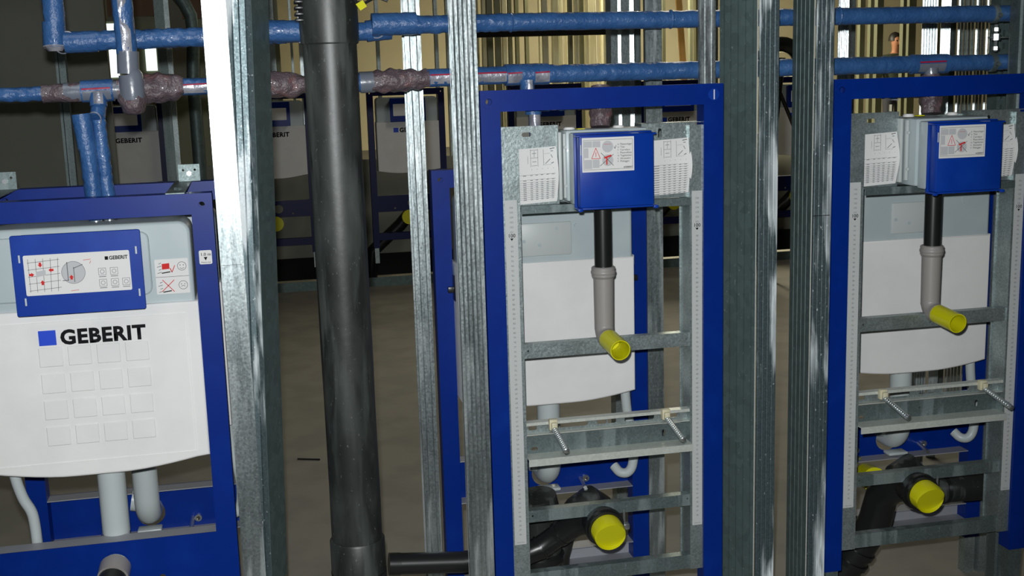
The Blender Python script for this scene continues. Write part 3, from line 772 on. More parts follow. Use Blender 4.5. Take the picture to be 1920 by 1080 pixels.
MB().tube(arc((-.79, 0, 1.411), .0215, 0, 2*pi, (.25, -.3, .95), (.9, -.3, 0), 24), .0013, 6).build('cut_edge', 'silver', up1)

vt = thing('riser_pipe', 'blue vertical water pipe at the top left with a cut lower sleeve', 'pipe', (-.805, PY, 0))
foil_run(vt, (0, 0, 1.445), (0, 0, 3.0), .0195, step=.02)
foil_run(vt, (-.004, -.0, 1.404), (-.002, 0, 1.450), .0215, 'sleeve', wb=.0008)
MB().tube(arc((-.004, 0, 1.403), .0212, 0, 2*pi, (1, 0, 0), (0, 1, -.15), 24), .0015, 6).tube([(-.004, 0, 1.406), (-.004, 0, 1.395)], [.0213, .013], 20).build('cut_edge', 'silver', vt)

lp = thing('insulated_pipe', 'lower horizontal water pipe in blue film with purple-brown taped joints and tees', 'pipe', (0, PY, 0))
zl = lambda x: 1.3195 + (.004 if x > -.3 else 0)
foil_run(lp, (-1.5, 0, 1.309), (-.83, 0, 1.3155), .0135)
foil_run(lp, (-.84, 0, 1.315), (-.765, 0, 1.316), .0175, 'tape_wrap', 'tape', .004, 60)
foil_run(lp, (-.80, 0, 1.316), (-.765, 0, 1.316), .0185, 'grey_sleeve', 'greyfilm', .001)
foil_run(lp, (-.768, 0, 1.317), (-.708, 0, 1.318), .0215, 'tee', 'foil', .001)
foil_run(lp, (-.712, 0, 1.318), (-.675, 0, 1.318), .0185, 'grey_sleeve', 'greyfilm', .002)
n = 46; pth = wob((-.700, -.0, 1.317), (-.575, 0, 1.321), n)
MB().tube(pth, [.019 + .010*sin(min(1, i/n*1.0)*pi)**.8 for i in range(n+1)], 30, wob=.006, wf=60).build('tape_wrap', 'tape', lp)
foil_run(lp, (-.58, 0, 1.320), (-.44, 0, 1.320), .0165, wb=.003)
pth = wob((-.455, 0, 1.318), (-.30, 0, 1.318), n)
MB().tube(pth, [.0225 + .005*sin(i/n*pi*1.6) for i in range(n+1)], 30, wob=.006, wf=60).build('tape_wrap', 'tape', lp)
foil_run(lp, (-.31, 0, 1.318), (-.225, 0, 1.318), .019, 'pipe', 'foil')
foil_run(lp, (-.228, 0, 1.318), (-.20, 0, 1.319), .0215, 'grey_sleeve', 'greyfilm', .001)
pth = wob((-.205, 0, 1.319), (-.086, 0, 1.322), n)
MB().tube(pth, [.0205 + .0035*sin(min(1, i/n*1.15)*pi)**.7 - .002*(i/n) for i in range(n+1)], 30, wob=.005, wf=70).build('tape_wrap', 'tape', lp)
foil_run(lp, (-.09, 0, 1.323), (.085, 0, 1.325), .0185, wb=.0012)
foil_run(lp, (.075, 0, 1.3245), (.168, 0, 1.3245), .0225, 'tee', 'foil', .0014)
foil_run(lp, (.165, 0, 1.3245), (1.02, 0, 1.3215), .0190, wb=.0022)
foil_run(lp, (1.01, 0, 1.3215), (1.10, 0, 1.321), .0215, 'tee', 'foil', .001)
foil_run(lp, (1.09, 0, 1.321), (1.9, 0, 1.3195), .0180, wb=.0018)
def stripe(t, x0, x1, z, r, a0, a1, m='silver', name='silver_stripe', y=0):
    return MB().tube(wob((x0, y, z), (x1, y, z + .001), 20), r, 8, cap=False, wob=.0007, wf=60, a0=a0, a1=a1).build(name, m, t, fix=True)
# angle 0 faces the room, positive angle turns downwards
for (x0, x1, z, r) in ((-.575, -.525, 1.320, .0178), (-.085, .085, 1.3245, .0196), (.077, .107, 1.3245, .0236), (.135, .166, 1.3245, .0236)):
    stripe(lp, x0, x1, z, r, -.15 if r < .02 else -.05, .80)
    stripe(lp, x0, x1, z, r+.0003, -.32 if r < .02 else -.2, -.16 if r < .02 else -.07, 'red', 'red_line')
for (x0, x1, z) in ((-.765, -.712, 1.3175), (1.02, 1.085, 1.3215)):
    stripe(lp, x0, x1, z, .0228, .0, .9, 'greyfilm', 'silver_stripe')
    stripe(lp, x0, x1, z, .0231, -.25, -.10, 'red', 'red_line')
MB().mesh(text('cross-linked', .0125, -.045, -.0204, 1.3135, width=.115, bold=.01)).build('pipe_lettering', 'greyink', lp, smooth=False)
# tee branches
foil_run(lp, (.120, -.008, 1.312), (.120, -.012, 1.255), .0150, 'tee_branch', wb=.0008)
MB().tube(wob((.124, -.0085, 1.312), (.124, -.0125, 1.270), 10), .0155, 8, cap=False, a0=-.3, a1=.4).build('silver_stripe', 'silver', lp)
foil_run(lp, (-.737, -.010, 1.312), (-.737, -.015, 1.288), .0165, 'tee_branch', wb=.0008)
MB().tube(wob((-.7355, -.012, 1.313), (-.7355, -.0165, 1.290), 10), .0170, 8, cap=False, a0=-.6, a1=.5).build('silver_stripe', 'silver', lp)
foil_run(lp, (1.055, -.010, 1.312), (1.055, -.012, 1.255), .0150, 'tee_branch', 'greyfilm', wb=.002)

# big vertical feed dropping in front of the two pipes at the left
vd = thing('feed_pipe', 'vertical pipe in crinkled blue and silver film, grey sleeve and taped end', 'pipe', (-.668, .072, 0))
foil_run(vd, (-.004, 0, 1.385), (-.012, 0, 3.0), .0190, wb=.003, step=.012)
MB().tube(wob((-.006, 0, 1.387), (-.012, 0, 1.62), 40), .0205, 8, cap=False, wob=.003, wf=55, a0=-.15, a1=.75).build('silver_stripe', 'silver', vd)
MB().tube(wob((-.002, 0, 1.390), (-.004, 0, 1.348), 8), .0205, 28).build('grey_sleeve', 'greyfilm', vd)
MB().tube([(-.002, 0, 1.348), (0, 0, 1.346), (0, 0, 1.310), (0, 0, 1.303), (0, .003, 1.296)], [.0205, .0225, .0230, .022, .012], 28).build('grey_elbow', 'greyfilm', vd)
bul = MB(); nb = 16
P_ = [Vector((.0, .004, 1.296 + .026*cos(pi*i/nb))) for i in range(nb+1)]
bul.tube(P_, [max(.002, .0262*sin(pi*i/nb)**.6) for i in range(nb+1)], 26, wob=.005, wf=60); bul.build('tape_wrap', 'tape', vd)

# the two tubes that enter the left cistern
r1 = thing('riser_pair', 'pair of blue wrapped tubes running down into the left cistern', 'pipe', (-.755, .085, 0))
foil_run(r1, (-.006, 0, 1.215), (.0, .0, 1.07), .0160, 'left_tube', wb=.003)
foil_run(r1, (-.012, 0, 1.275), (-.006, 0, 1.21), .0178, 'left_sleeve', wb=.0008)
foil_run(r1, (.018, .035, 1.29), (.016, .015, 1.265), .0145, 'right_tube', wb=.001)
foil_run(r1, (.017, .015, 1.262), (.0235, .01, 1.07), .0138, 'right_tube', wb=.003)
MB().tube(arc((.010, .004, 1.262), .0155, 0, 2*pi, (.9, -.3, 0), (.1, -.25, 1), 22), .0012, 6).build('cut_edge', 'silver', r1)
MB().tube([(-.002, -.0, 1.085), (-.002, 0, 1.066)], .012, 14).tube([(.022, .01, 1.085), (.022, .01, 1.066)], .012, 14).build('cistern_nipple', 'zinc', r1)

# inlet connections above the two urinal boxes
def inlet(label, ox, long_left):
    t = thing('inlet_pipe', label, 'pipe', (ox, .075, 0))
    n = 30
    MB().tube(wob((.262, -.012, 1.296), (.256, -.03, 1.213), n), [.0205 + .003*sin(i/n*pi) for i in range(n+1)], 26, wob=.005, wf=70).build('tape_wrap', 'tape', t)
    if long_left:
        foil_run(t, (.118, .0, 1.262), (.245, .0, 1.262), .0125, 'cross_tube', wb=.005)
        foil_run(t, (.121, .0, 1.278), (.121, .0, 1.243), .0170, 'elbow_sleeve', wb=.001)
        MB().tube([(.124, 0, 1.245), (.124, .0, 1.10)], .0120, 20).build('foil_tube', 'silver', t)
        foil_run(t, (.124, .003, 1.245), (.124, .003, 1.12), .0124, 'blue_tube', wb=.001)
        MB().tube(arc((.205, -.004, 1.262), .016, -1, 1.9, (0, -.2, 1), (1, -.3, 0), 14), .0012, 6).build('cut_edge', 'silver', t)
    else:
        foil_run(t, (.155, .0, 1.2625), (.25, .0, 1.2615), .0135, 'cross_tube', wb=.004)
        MB().box(.17, .187, -.013, .013, 1.2455, 1.2475).build('film_flap', 'silver', t)
        MB().tube([(.175, .0, 1.236), (.175, 0, 1.215)], .0035, 8).build('cable_end', 'cream', t)
    foil_run(t, (.215, -.004, 1.264), (.262, -.006, 1.266), .0165, 'tape_elbow', 'tape', .005)
    return t
inlet('blue tube and purple-brown taped joint above the middle urinal box', 0, True)
inlet('blue tube and purple-brown taped joint above the right urinal box', .756, False)

# pipe clamps on the threaded rod at the right
pc = thing('pipe_clamp', 'galvanised double pipe clamp joining the two blue pipes at the right edge', 'clamp', (1.213, PY, 0))
for z in (1.429, 1.3205): MB().tube([(-.006, 0, z), (.006, 0, z)], .0212, 24).tube([(0, -.022, z-.004), (0, -.030, z-.004)], .005, 8).build('clamp_ring', 'galv_dark', pc)
MB().tube([(0, -.012, 1.405), (0, -.012, 1.345)], .004, 10).tube([(0, -.012, 1.398), (0, -.012, 1.390)], .008, 6).tube([(0, -.012, 1.384), (0, -.012, 1.370)], .010, 6).tube([(0, -.012, 1.356), (0, -.012, 1.348)], .008, 6).build('threaded_rod', 'zinc', pc)
MB().tube([(-.02, -.012, 1.376), (.10, -.012, 1.376)], .0018, 8).build('cross_rod', 'zinc', pc)

# ------------------------------------------------------------------ metal studs
def ribs(x0, x1, y, n, amp=.0012):
    p = []
    for i in range(n):
        x = x0 + (x1-x0)*(i+.5)/n; w_ = (x1-x0)*.045
        p += [(x-w_, y), (x, y+amp), (x+w_, y)]
    return p
def stud(label, profile, m, loc=(0, 0, 0), lean=(0, 0), z0=0, z1=3.0, group=None, extra=None, name='metal_stud', t=.0014):
    x0, y0 = profile[0]
    mb = MB(); mb.sheet([(p[0]-loc[0], p[1]-loc[1]) for p in profile], z0, z1, t, lean)
    o = mb.build(name, m, ang=12) if not extra else None
    if extra:
        root = thing(name, label, 'metal stud', (loc[0], loc[1], 0), group)
        pr = mb.build('flange', m, root, ang=12)
        for nm, prof, mm in extra: MB().sheet([(p[0]-loc[0], p[1]-loc[1]) for p in prof], z0, z1, t, lean).build(nm, mm, root, ang=12)
        return root
    o.location = (loc[0], loc[1], 0); tag(o, label, 'metal stud', group); return o
# A: bright flange beside the left frame
stud('bright smooth galvanised stud right beside the lettered toilet frame',
     [(-.482, .008), (-.4815, .001), (-.503, .002), (-.503, .0026), (-.5245, .001), (-.5245, .075), (-.484, .075)], MT['galv_bright'], (-.50, 0))
MB().box(-.0235, .015, -.0006, .0, .978, .9785).build('pencil_line', 'ink', bpy.data.objects['metal_stud'])
# B/C: spattered stud nested in it, leaning slightly
o = stud('dull spattered stud leaning beside the bright smooth stud at the left', [(-.520, .016)] + ribs(-.516, -.478, .014, 3, .002) + [(-.4745, .011)], MT['galv_spat'], (-.48, .03), (.065, 0), extra=[('web', [(-.4740, .011), (-.4415, .082)], MT['galv_web']), ('rear_flange', [(-.4415, .083), (-.478, .094)], MT['galv_dark'])], z0=.3, z1=2.4)
o.location.x += .003
for ch in list(o.children): pass
# H
stud('bright ribbed galvanised stud left of the middle urinal frame', [(-.0585, .012), (-.0585, .001)] + ribs(-.056, -.010, .001, 5, .0012) + [(-.0075, .001), (-.0075, .075), (-.05, .075)], MT['galv_bright'], (-.03, .0))
# I (rear row)
stud('galvanised stud behind the pipes, between the black soil pipe and the blue back frame', [(-.113, .288), (-.113, .281)] + ribs(-.110, -.080, .281, 2, .0008) + [(-.0785, .281), (-.0785, .355), (-.11, .355)], MT['galv_bright'], (-.09, .28))
# K behind the middle frame's right post
stud('bright narrow stud rising behind the right post of the middle urinal frame', [(.473, .052), (.473, .043)] + ribs(.476, .505, .043, 2, .0008) + [(.5065, .043), (.5065, .10)], MT['galv_bright'], (.49, .05))
# D/E pair
stud('wide dark ribbed stud with spattered face right of the middle urinal frame', ribs(.583, .626, .001, 4, .0014) + [(.630, .001), (.630, .012)], MT['galv_spat'], (.6, .03),
     extra=[('web', [(.5815, .001)] + [(.5815 + (.536-.5815)*k, .001+.088*k + (.0025 if j % 3 == 1 else 0)) for j, k in enumerate((.08, .10, .12, .28, .30, .32, .48, .50, .52, .68, .70, .72, .86, .88, .90))] + [(.536, .089)], MT['galv_web']), ('rear_flange', [(.536, .0895), (.585, .0975)], MT['galv_dark'])])
# F/G pair
stud('dark ribbed stud with grey-green web left of the right urinal frame', ribs(.710, .750, .001, 4, .0014) + [(.754, .001), (.754, .012)], MT['galv_spat'], (.73, .04),
     extra=[('web', [(.7085, .001)] + [(.7085 + (.0025 if j % 3 == 1 else 0), .001+.098*k) for j, k in enumerate((.18, .20, .22, .38, .40, .42, .58, .60, .62, .78, .80, .82))] + [(.7085, .099)], MT['galv_web']), ('rear_flange', [(.7085, .1), (.75, .1)], MT['galv_dark'])])
rt = [o for o in bpy.data.objects if o.type == 'EMPTY' and o.name.startswith('metal_stud')]
for r_, x, y in ((rt[-2], .5818, .0), (rt[-1], .7088, .0)):
    e_ = MB().box(x-.001-r_.location.x, x+.0012-r_.location.x, y-.0014-r_.location.y, y-.0002-r_.location.y, 0, 3.0).build('bright_edge', 'lip', r_)  # pale strip puts the light caught by the corner into colour
MB().box(.712-.73, .751-.73, -.0016-.04, -.0012-.04, 1.008, 1.0092).build('pencil_line', 'ink', rt[-1])
# L, rear row beside back frames
stud('galvanised stud behind the middle urinal frame, right of its back frame', [(.4345, .295), (.4345, .281), (.4725, .281), (.4725, .287)], MT['galv_bright'], (.45, .28))
stud('pale galvanised stud low inside the right urinal frame, beside the white shell', [(1.340, .34), (1.340, .281), (1.358, .281), (1.3585, .2825), (1.359, .281), (1.378, .281), (1.378, .287)], MT['galv'], (1.35, .28), z1=1.12)
# perforated strut at the right
ps = thing('perforated_strut', 'slotted galvanised strut rising at the right edge behind the blue pipes', 'metal stud', (1.33, .30, 0))
hl = [rrect(-.003, .003, 1.02+.03*k, 1.037+.03*k, .0028) for k in range(34)]
a = at(1873, 80, .30).x - 1.33; b = at(1890, 80, .30).x - 1.33
MB().mesh(flat(rect(a, b, 1.0, 2.1), [[(x+(a+b)/2, z) for x, z in h] for h in hl], .002)).box(b-.002, b, 0, .04, 0, 2.1).box(a, a+.002, 0.001, .04, 0, 2.1).box(a+.002, b-.002, -.001, .001, 0, 1.0).build('strut', 'galv_web', ps)
MB().box(b, b+.0035, -.001, .002, 0, 2.1).build('bright_edge', 'galv_bright', ps)
# J
stud('dull stud cut by the top right corner, in front of the blue pipes', [(1.242, .11), (1.240, .071), (1.245, .069), (1.290, .069), (1.290, .11)], MT['galv_dark'], (1.25, .08), z0=0)

# ------------------------------------------------------------------ studs between the rows and beyond
def simple_stud(u0, u1, Y, m, label, z0=0, z1=3.0, n=1, v=90, group='studs standing between the rows', web=.05):
    a = at(u0, v, Y).x; b = at(u1, v, Y).x
    if m == 'galv_bright' and Y < 3: web = min(web, (b-a)*1.5)
    prof = [(a, Y+web), (a, Y)] + (ribs(a+.002, b-.002, Y, n, .002) if n > 1 else []) + [(b, Y), (b, Y+.008)]
    o = stud(label, prof, MT[m], (a, Y), z0=z0, z1=z1, group=group)
    if m == 'galv_bright' and Y < 3: o.rotation_euler = (0, 0, -math.atan2(a-CX, Y-CY)*.95)   # twisted towards the room
    return o
ORD = 'leftmost second third fourth fifth sixth seventh eighth ninth tenth eleventh twelfth thirteenth fourteenth fifteenth sixteenth seventeenth eighteenth nineteenth'.split()
def nth(k): return ORD[k] if k == 0 else ORD[k] + ' from the left'
G1 = 'galvanised studs standing close behind the urinal frames'
near_ = [(1146, 1158, 1.05, 'galv'), (1158.5, 1164, 1.05, 'galv_bright'), (1166, 1180, 1.1, 'galv'), (1181, 1188, 1.1, 'galv_bright'), (1191, 1201, 1.15, 'galv_dark'),
         (1571, 1588, 1.15, 'galv_bright'), (1596, 1603, 1.3, 'galv'), (1728, 1752, 1.1, 'galv_bright'), (1763, 1778, 1.15, 'galv_bright'), (1780, 1791, 1.5, 'galv_dark')]
pos = ['above the blue box of the middle urinal frame', 'as a thin bright line above the middle top rail', 'third of the cluster above the middle top rail',
       'as a bright strip, fourth of the cluster above the middle top rail', 'just left of the tall bright stud over the middle urinal frame', 'right next to the ribbed stud at the right urinal frame',
       'narrow, second right of the ribbed stud at the right urinal frame', 'white and fluted above the blue box of the right urinal frame', 'bright and narrow, right of the white fluted one at the right', 'dull, just left of the tight row of thin studs']
for i, (u0, u1, Y, m) in enumerate(near_):
    simple_stud(u0, u1, Y, m, 'galvanised stud ' + pos[i], n=5 if u1-u0 > 15 else 1, group=G1)
for k in range(11):
    u = 1795 + 6.6*k
    simple_stud(u, u+2.6, 1.5 + .02*(k % 3), 'galv_bright' if k in (0, 5, 8, 9) else 'galv', 'thin stud edge, ' + nth(k) + ', in the tight row above the right urinal box', group='tight row of thin studs above the right urinal box', web=.006)
# warm studs and boards far behind
G2 = 'pale yellow battens in the lit area beyond the far installation wall'
yl = [(893, 899), (901, 911), (943, 952), (1012, 1020), (1022, 1032), (1034, 1046), (1049, 1056), (1059, 1066), (1079, 1086), (1098, 1105), (1108, 1122), (1125, 1133), (1135, 1142)]
for k, (u0, u1) in enumerate(yl):
    Y = 6.4 + .25*(k % 4); a = at(u0, 80, Y).x; b = at(u1, 80, Y).x
    o = MB().box(0, b-a, 0, .05, 0, 2.95, .004, 1).build('batten', 'yellowwood'); o.location = (a, Y, 0)
    o.rotation_euler = (0, radians([0, .6, 0, 0, -.5, .4][k % 6]), 0)
    tag(o, 'pale yellow batten, ' + nth(k) + ' of those above the middle urinal frame', 'batten', G2)
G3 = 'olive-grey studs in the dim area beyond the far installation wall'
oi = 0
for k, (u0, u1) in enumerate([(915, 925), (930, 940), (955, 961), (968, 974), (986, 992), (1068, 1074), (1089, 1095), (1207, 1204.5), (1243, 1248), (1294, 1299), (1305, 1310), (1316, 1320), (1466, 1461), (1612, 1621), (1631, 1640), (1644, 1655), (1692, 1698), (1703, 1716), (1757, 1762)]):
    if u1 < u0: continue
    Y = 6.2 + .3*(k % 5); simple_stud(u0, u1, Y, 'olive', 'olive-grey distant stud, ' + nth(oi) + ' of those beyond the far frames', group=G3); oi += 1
for k, (u0, u1) in enumerate([(505, 516), (545, 549), (561, 573), (706, 712), (816, 822), (838, 842)]):
    Y = 5.9 + .1*k
    simple_stud(u0, u1, Y, 'galv_bright' if k in (2,) else 'galv', ['distant stud in the gap left of the black soil pipe, leftmost there', 'thin stud left of the black soil pipe', 'bright stud just left of the black soil pipe, partly shadowed', 'thin stud between the black soil pipe and the blue sleeve', 'thin stud right of the bright rear stud', 'thin stud touching the ribbed stud left of the middle frame'][k], z0=0, group=None)
# leaning orange plank, bracing, dark beam
pk = MB(); a = at(1266, 240, 5.95); b = at(1290, 240, 5.95); c = at(1283, 150, 5.95); d = at(1271, 48, 5.95); e = at(1262, 150, 5.95)
o = MB().box(0, b.x-a.x, 0, .03, 0, a.z+.30, .003, 1).build('plank', 'orange'); o.location = (a.x, 5.95, 0); tag(o, 'upright yellow-orange plank behind the right end of the middle top rail', 'plank')
o = MB().box(0, .045, 0, .025, 0, 2.3, .003, 1).build('plank', 'orange'); o.location = (at(1292, 110, 6.1).x+.03, 6.1, 0); o.rotation_euler = (0, radians(-4), 0); tag(o, 'leaning orange plank above the right end of the middle top rail', 'plank')
o = MB().box(0, .045, 0, .025, 0, 2.6, .003, 1).build('plank', 'orange'); o.location = (at(1030, 110, 7.6).x, 7.6, 0); o.rotation_euler = (0, radians(-2.5), 0); tag(o, 'orange-tinged plank among the yellow battens above the middle tee', 'plank')
a = at(890, 66, 6.0); b = at(1140, 60, 6.0)
o = MB().box(0, b.x-a.x, 0, .06, -.022, .022, .004, 1).build('beam', 'hole'); o.location = (a.x, 6.0, at(1000, 62, 6.0).z); tag(o, 'thin black horizontal bar across the yellow battens under the upper blue pipe', 'bar')
# far partition: boards behind the far frames, tracks, feet
for k in range(8):
    x = -3.2 + 1.25*k
    o = MB().box(0, 1.245, 0, .0125, 0.02, .80).build('board', 'board'); o.location = (x, 5.52, 0)
    tag(o, 'low beige plasterboard panel behind the far frames, ' + nth(k), 'board', 'low beige panels behind the far frames')
o = MB().sheet([(-4, 5.26), (-4, 5.20), (-3.99, 5.20)], 0, .04).box(-4, 8, 5.20, 5.202, 0, .06).box(-4, 8, 5.202, 5.40, 0, .002).build('floor_track', 'galv_web'); tag(o, 'galvanised floor track along the foot of the far installation wall', 'track')
o = MB().box(-4, 8, 5.466, 5.51, .03, .17).build('base_shade_strip', 'hole'); tag(o, 'black strip painting the shade just above the far floor track', 'rail')  # black box stands in for the shade over the floor track
for k, X in enumerate(FX):
    a = MB().box(0, .04, 0, .05, 0, .52).build('frame_leg', 'galv'); a.location = (X+.525, 5.26, 0); tag(a, 'short galvanised leg at the foot of the far wall, ' + nth(k), 'metal stud', 'short legs of the far installation wall')
    if k in (1, 0, 4):
        s = stud('tall stud beside the ' + ('first' if k == 0 else nth(k)) + ' distant toilet frame', [(X+.53, 5.36), (X+.53, 5.34), (X+.575, 5.34), (X+.575, 5.36)], MT['galv'], (X+.53, 5.34), z0=0, z1=3.0, group='tall studs of the far installation wall')
# shelf of pale boards seen in the narrow gap
# ladder and dark hose in the narrow gap at the top
ld = thing('ladder', 'pale yellow ladder seen at the top of the narrow gap between the dark studs', 'ladder', (at(1474, 60, 8).x, 8, 0))
for dx in (-.16, .14): MB().box(dx, dx+.045, 0, .06, 0, 2.4, .004, 1).build('rail', 'yellowwood', ld)
for k in range(9): MB().box(-.16, .18, .01, .05, .20+.25*k, .235+.25*k, .004, 1).build('rung', 'yellowwood', ld)
hs = thing('hose_bundle', 'black rounded hose bundle on a stand in the narrow gap between the dark studs', 'hose', (at(1464, 90, 4.4).x, 4.4, 0))
zc = at(1464, 108, 4.4).z
MB().tube(arc((0, 0, zc-.05), .13, 0, pi, (1, 0, 0), (0, 0, 1), 14), .045, 14).build('hose', 'blk', hs)
MB().tube([(.0, .0, zc), (-.02, .02, zc-.45), (-.02, .02, 0)], [.03, .012, .012], 10).tube([(0, 0, at(1470, 175, 4.4).z), (.19, .05, at(1490, 290, 4.4).z), (.45, .1, 0)], .012, 8).build('stand', 'blk', hs)

# ------------------------------------------------------------------ left background: dark partition, wood, window
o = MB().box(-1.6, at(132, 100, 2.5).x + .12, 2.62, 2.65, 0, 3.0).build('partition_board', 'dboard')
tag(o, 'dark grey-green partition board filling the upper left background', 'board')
xr = at(112, 200, 2.5).x
stud('dull shiny stud on the dark partition board at the left, behind the blue tubes', [(xr, 2.54), (xr, 2.50), (xr+.008, 2.50), (xr+.010, 2.504), (xr+.012, 2.50), (xr+.035, 2.50), (xr+.035, 2.54)], MT['galv_dark'], (xr, 2.5))
o = MB().box(0, .045, 0, .05, 0, 3.0).build('metal_post', 'hole'); o.location = (at(140, 100, 2.6).x-.0, 2.66, 0); tag(o, 'black upright post at the end of the dark partition board', 'post')
a, b = at(148, 60, 6.3), at(200, 60, 6.3)
o = MB().box(0, b.x-a.x, 0, .02, 0, 3.0).build('wood_panel', 'wood'); o.location = (a.x, 6.3, 0); tag(o, 'brown wooden door panel behind the left pipes', 'panel')
a, b = at(200, 10, 6.4), at(300, 10, 6.4)
z0 = at(250, 30, 6.4).z
o = MB().box(0, b.x-a.x, 0, .02, z0, 3.0).build('wood_panel', 'wood'); o.location = (a.x, 6.4, 0); tag(o, 'brown wooden panel at the very top behind the blue and silver feed pipe', 'panel')
a, b = at(340, 10, 6.45), at(400, 10, 6.45)
o = MB().box(0, b.x-a.x, 0, .02, at(350, 35, 6.45).z, 3.0).build('wood_panel', 'wood'); o.location = (a.x, 6.45, 0); tag(o, 'brown wooden panel beside the top of the bright stud', 'panel')
# window in the back wall of the left area
wn = thing('window', '', 'window'); 
del wn['label']; del wn['category']
wn.name = 'window_1'; wn['kind'] = 'structure'; wn.location = (0, 7.0, 0)
def pane(u0, u1, v0, v1, m='glow'):
    a, b = at(u0, v1, 7.0), at(u1, v0, 7.0)
    MB().box(a.x, b.x, 0, .01, a.z, b.z).build('pane', m, wn)
pane(190, 216, 44, 146); pane(275, 292, 88, 133); 
a, b = at(180, 150, 7.0), at(300, 38, 7.0)
MB().box(a.x, b.x, .02, .05, a.z, b.z).build('frame', 'olive', wn)
a, b = at(180, 152, 7.0), at(420, 35, 7.0)
o = MB().box(a.x-2, b.x+.4, .06, .12, 0, 3.0).build('wall_segment', 'olive', wn)
a, b = at(311, 152, 6.8), at(352, 20, 6.8)
o = MB().box(0, b.x-a.x, 0, .02, a.z-.05, b.z+.3).build('white_panel', 'board'); o.location = (a.x, 6.8, 0); tag(o, 'pale grey-green panel between the left pipes and the bright stud', 'panel')
a = at(292, 60, 5.2); stud('blue-grey stud left of the bright stud, seen between the blue pipes', [(a.x, 5.25), (a.x, 5.2), (a.x+.055, 5.2), (a.x+.055, 5.21)], MT['galv_dark'], (a.x, 5.2))
o = MB(); P0 = [at(325, -20, 4.6), at(345, 5, 4.6), at(358, 30, 4.6), at(362, 60, 4.6), at(362, 150, 4.6)]; P0.append(Vector((P0[-1].x, 4.6, 0)))
o = o.tube([p - Vector((P0[-1].x, 4.6, 0)) for p in P0], .035, 16).build('dark_hose', 'galv_web'); o.location = (P0[-1].x, 4.6, 0); tag(o, 'dark blue-grey bent pipe just left of the bright stud', 'pipe')
# black marks on the floor
a = at(558, 862, 0)
def fl_pt(u, v):
    d = RC @ Vector(((u-960)/F, 1, -(v-540)/F)); return CAMP + d*(-CZ/d.z)
a, b = fl_pt(558, 862), fl_pt(600, 863)
o = MB().tube([(0, 0, .003), (b.x-a.x, b.y-a.y, .003)], .003, 6).build('black_stick', 'hole'); o.location = (a.x, a.y, 0); tag(o, 'thin black stick lying on the floor left of the big black pipe', 'stick')

# ------------------------------------------------------------------ person far away
ph = at(1679, 76, 14.0)
ps_ = thing('person', 'distant person with dark hair and dark jacket between the studs, upper right', 'person', (ph.x, 14.0, 0))
hz = ph.z
def skin(name, verts, edges, m, parent, sub=2):
    me = bpy.data.meshes.new(name); me.from_pydata([v[:3] for v in verts], edges, [])
    o = bpy.data.objects.new(name, me); COL.objects.link(o)
    md = o.modifiers.new('s', 'SKIN'); sv = me.skin_vertices[0].data
    for i, v in enumerate(verts): sv[i].radius = (v[3], v[4] if len(v) > 4 else v[3])
    sv[0].use_root = True
    o.modifiers.new('u', 'SUBSURF').levels = sub; o.modifiers['u'].render_levels = sub
    dg = bpy.context.evaluated_depsgraph_get(); dg.update()
    m2 = bpy.data.meshes.new_from_object(o.evaluated_get(dg)); bpy.data.objects.remove(o)
    m2.materials.clear(); m2.materials.append(MT[m])
    for p in m2.polygons: p.use_smooth = True
    o = bpy.data.objects.new(name, m2); COL.objects.link(o); o.parent = parent; return o
sc = hz/1.66
Vb = [(0, 0, .93, .13, .10), (0, 0, 1.15, .13, .09), (0, 0, 1.38, .15, .09), (0, 0, 1.48, .055, .055), (0, -.01, 1.56, .055, .06), (0, -.02, 1.66, .078, .095), (0, -.01, 1.73, .06, .075),
      (.18, 0, 1.40, .055), (.24, -.02, 1.14, .042), (.20, -.18, .95, .032), (.19, -.25, .92, .03), (-.18, 0, 1.40, .055), (-.24, -.02, 1.14, .042), (-.20, -.18, .95, .032), (-.19, -.25, .92, .03),
      (.09, 0, .84, .085), (.10, -.01, .48, .055), (.10, .02, .09, .04), (.11, -.12, .04, .035), (-.09, 0, .84, .085), (-.10, -.01, .48, .055), (-.10, .02, .09, .04), (-.11, -.12, .04, .035)]
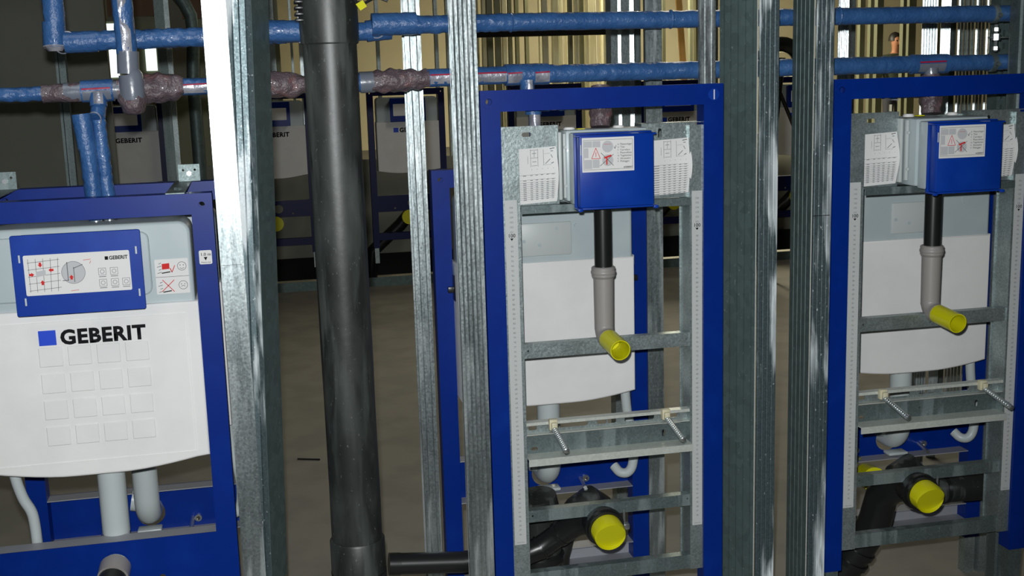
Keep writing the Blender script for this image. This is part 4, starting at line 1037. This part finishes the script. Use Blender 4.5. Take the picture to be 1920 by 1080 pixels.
Eb = [(0, 1), (1, 2), (2, 3), (3, 4), (4, 5), (5, 6), (2, 7), (7, 8), (8, 9), (9, 10), (2, 11), (11, 12), (12, 13), (13, 14), (0, 15), (15, 16), (16, 17), (17, 18), (0, 19), (19, 20), (20, 21), (21, 22)]
body = skin('body', [(v[0]*sc, v[1]*sc, v[2]*sc, *[r*sc for r in v[3:]]) for v in Vb], Eb, 'skin', ps_)
jk = [(0, 0, .95, .155, .125), (0, 0, 1.15, .15, .11), (0, 0, 1.37, .20, .14), (.185, 0, 1.39, .085), (.245, -.02, 1.14, .056), (.205, -.16, .97, .045), (-.185, 0, 1.39, .085), (-.245, -.02, 1.14, .056), (-.205, -.16, .97, .045), (0, 0, 1.475, .085)]
skin('jacket', [(v[0]*sc, v[1]*sc, v[2]*sc, *[r*sc for r in v[3:]]) for v in jk], [(0, 1), (1, 2), (2, 3), (3, 4), (4, 5), (2, 6), (6, 7), (7, 8), (2, 9)], 'jacket', ps_)
tr = [(0, 0, .93, .15, .12), (.095, 0, .83, .10), (.10, -.01, .48, .075), (.10, .02, .10, .06), (-.095, 0, .83, .10), (-.10, -.01, .48, .075), (-.10, .02, .10, .06)]
skin('trousers', [(v[0]*sc, v[1]*sc, v[2]*sc, *[r*sc for r in v[3:]]) for v in tr], [(0, 1), (1, 2), (2, 3), (0, 4), (4, 5), (5, 6)], 'trousers', ps_)
hr = MB(); n_ = 10
for i in range(n_+1): pass
hr.tube([(0, .015*sc, (1.655 + .135*k/8)*sc) for k in range(9)], [max(.004, .098*sc*math.sqrt(max(0, 1-(k/8)**2.2))) for k in range(9)], 16); hr.build('hair', 'hair', ps_)
fm = MB()
for s_ in (-1, 1): fm.tube([(s_*.035*sc, -.105*sc, 1.655*sc), (s_*.035*sc, -.118*sc, 1.655*sc)], .010*sc, 8)
fm.tube([(-.03*sc, -.108*sc, 1.585*sc), (.03*sc, -.108*sc, 1.585*sc)], .006*sc, 6); fm.build('eyes_and_mouth', 'hair', ps_)
MB().tube([(0, -.10*sc, 1.66*sc), (0, -.135*sc, 1.615*sc), (0, -.11*sc, 1.605*sc)], [.010*sc, .017*sc, .012*sc], 8).build('nose', 'skin', ps_)
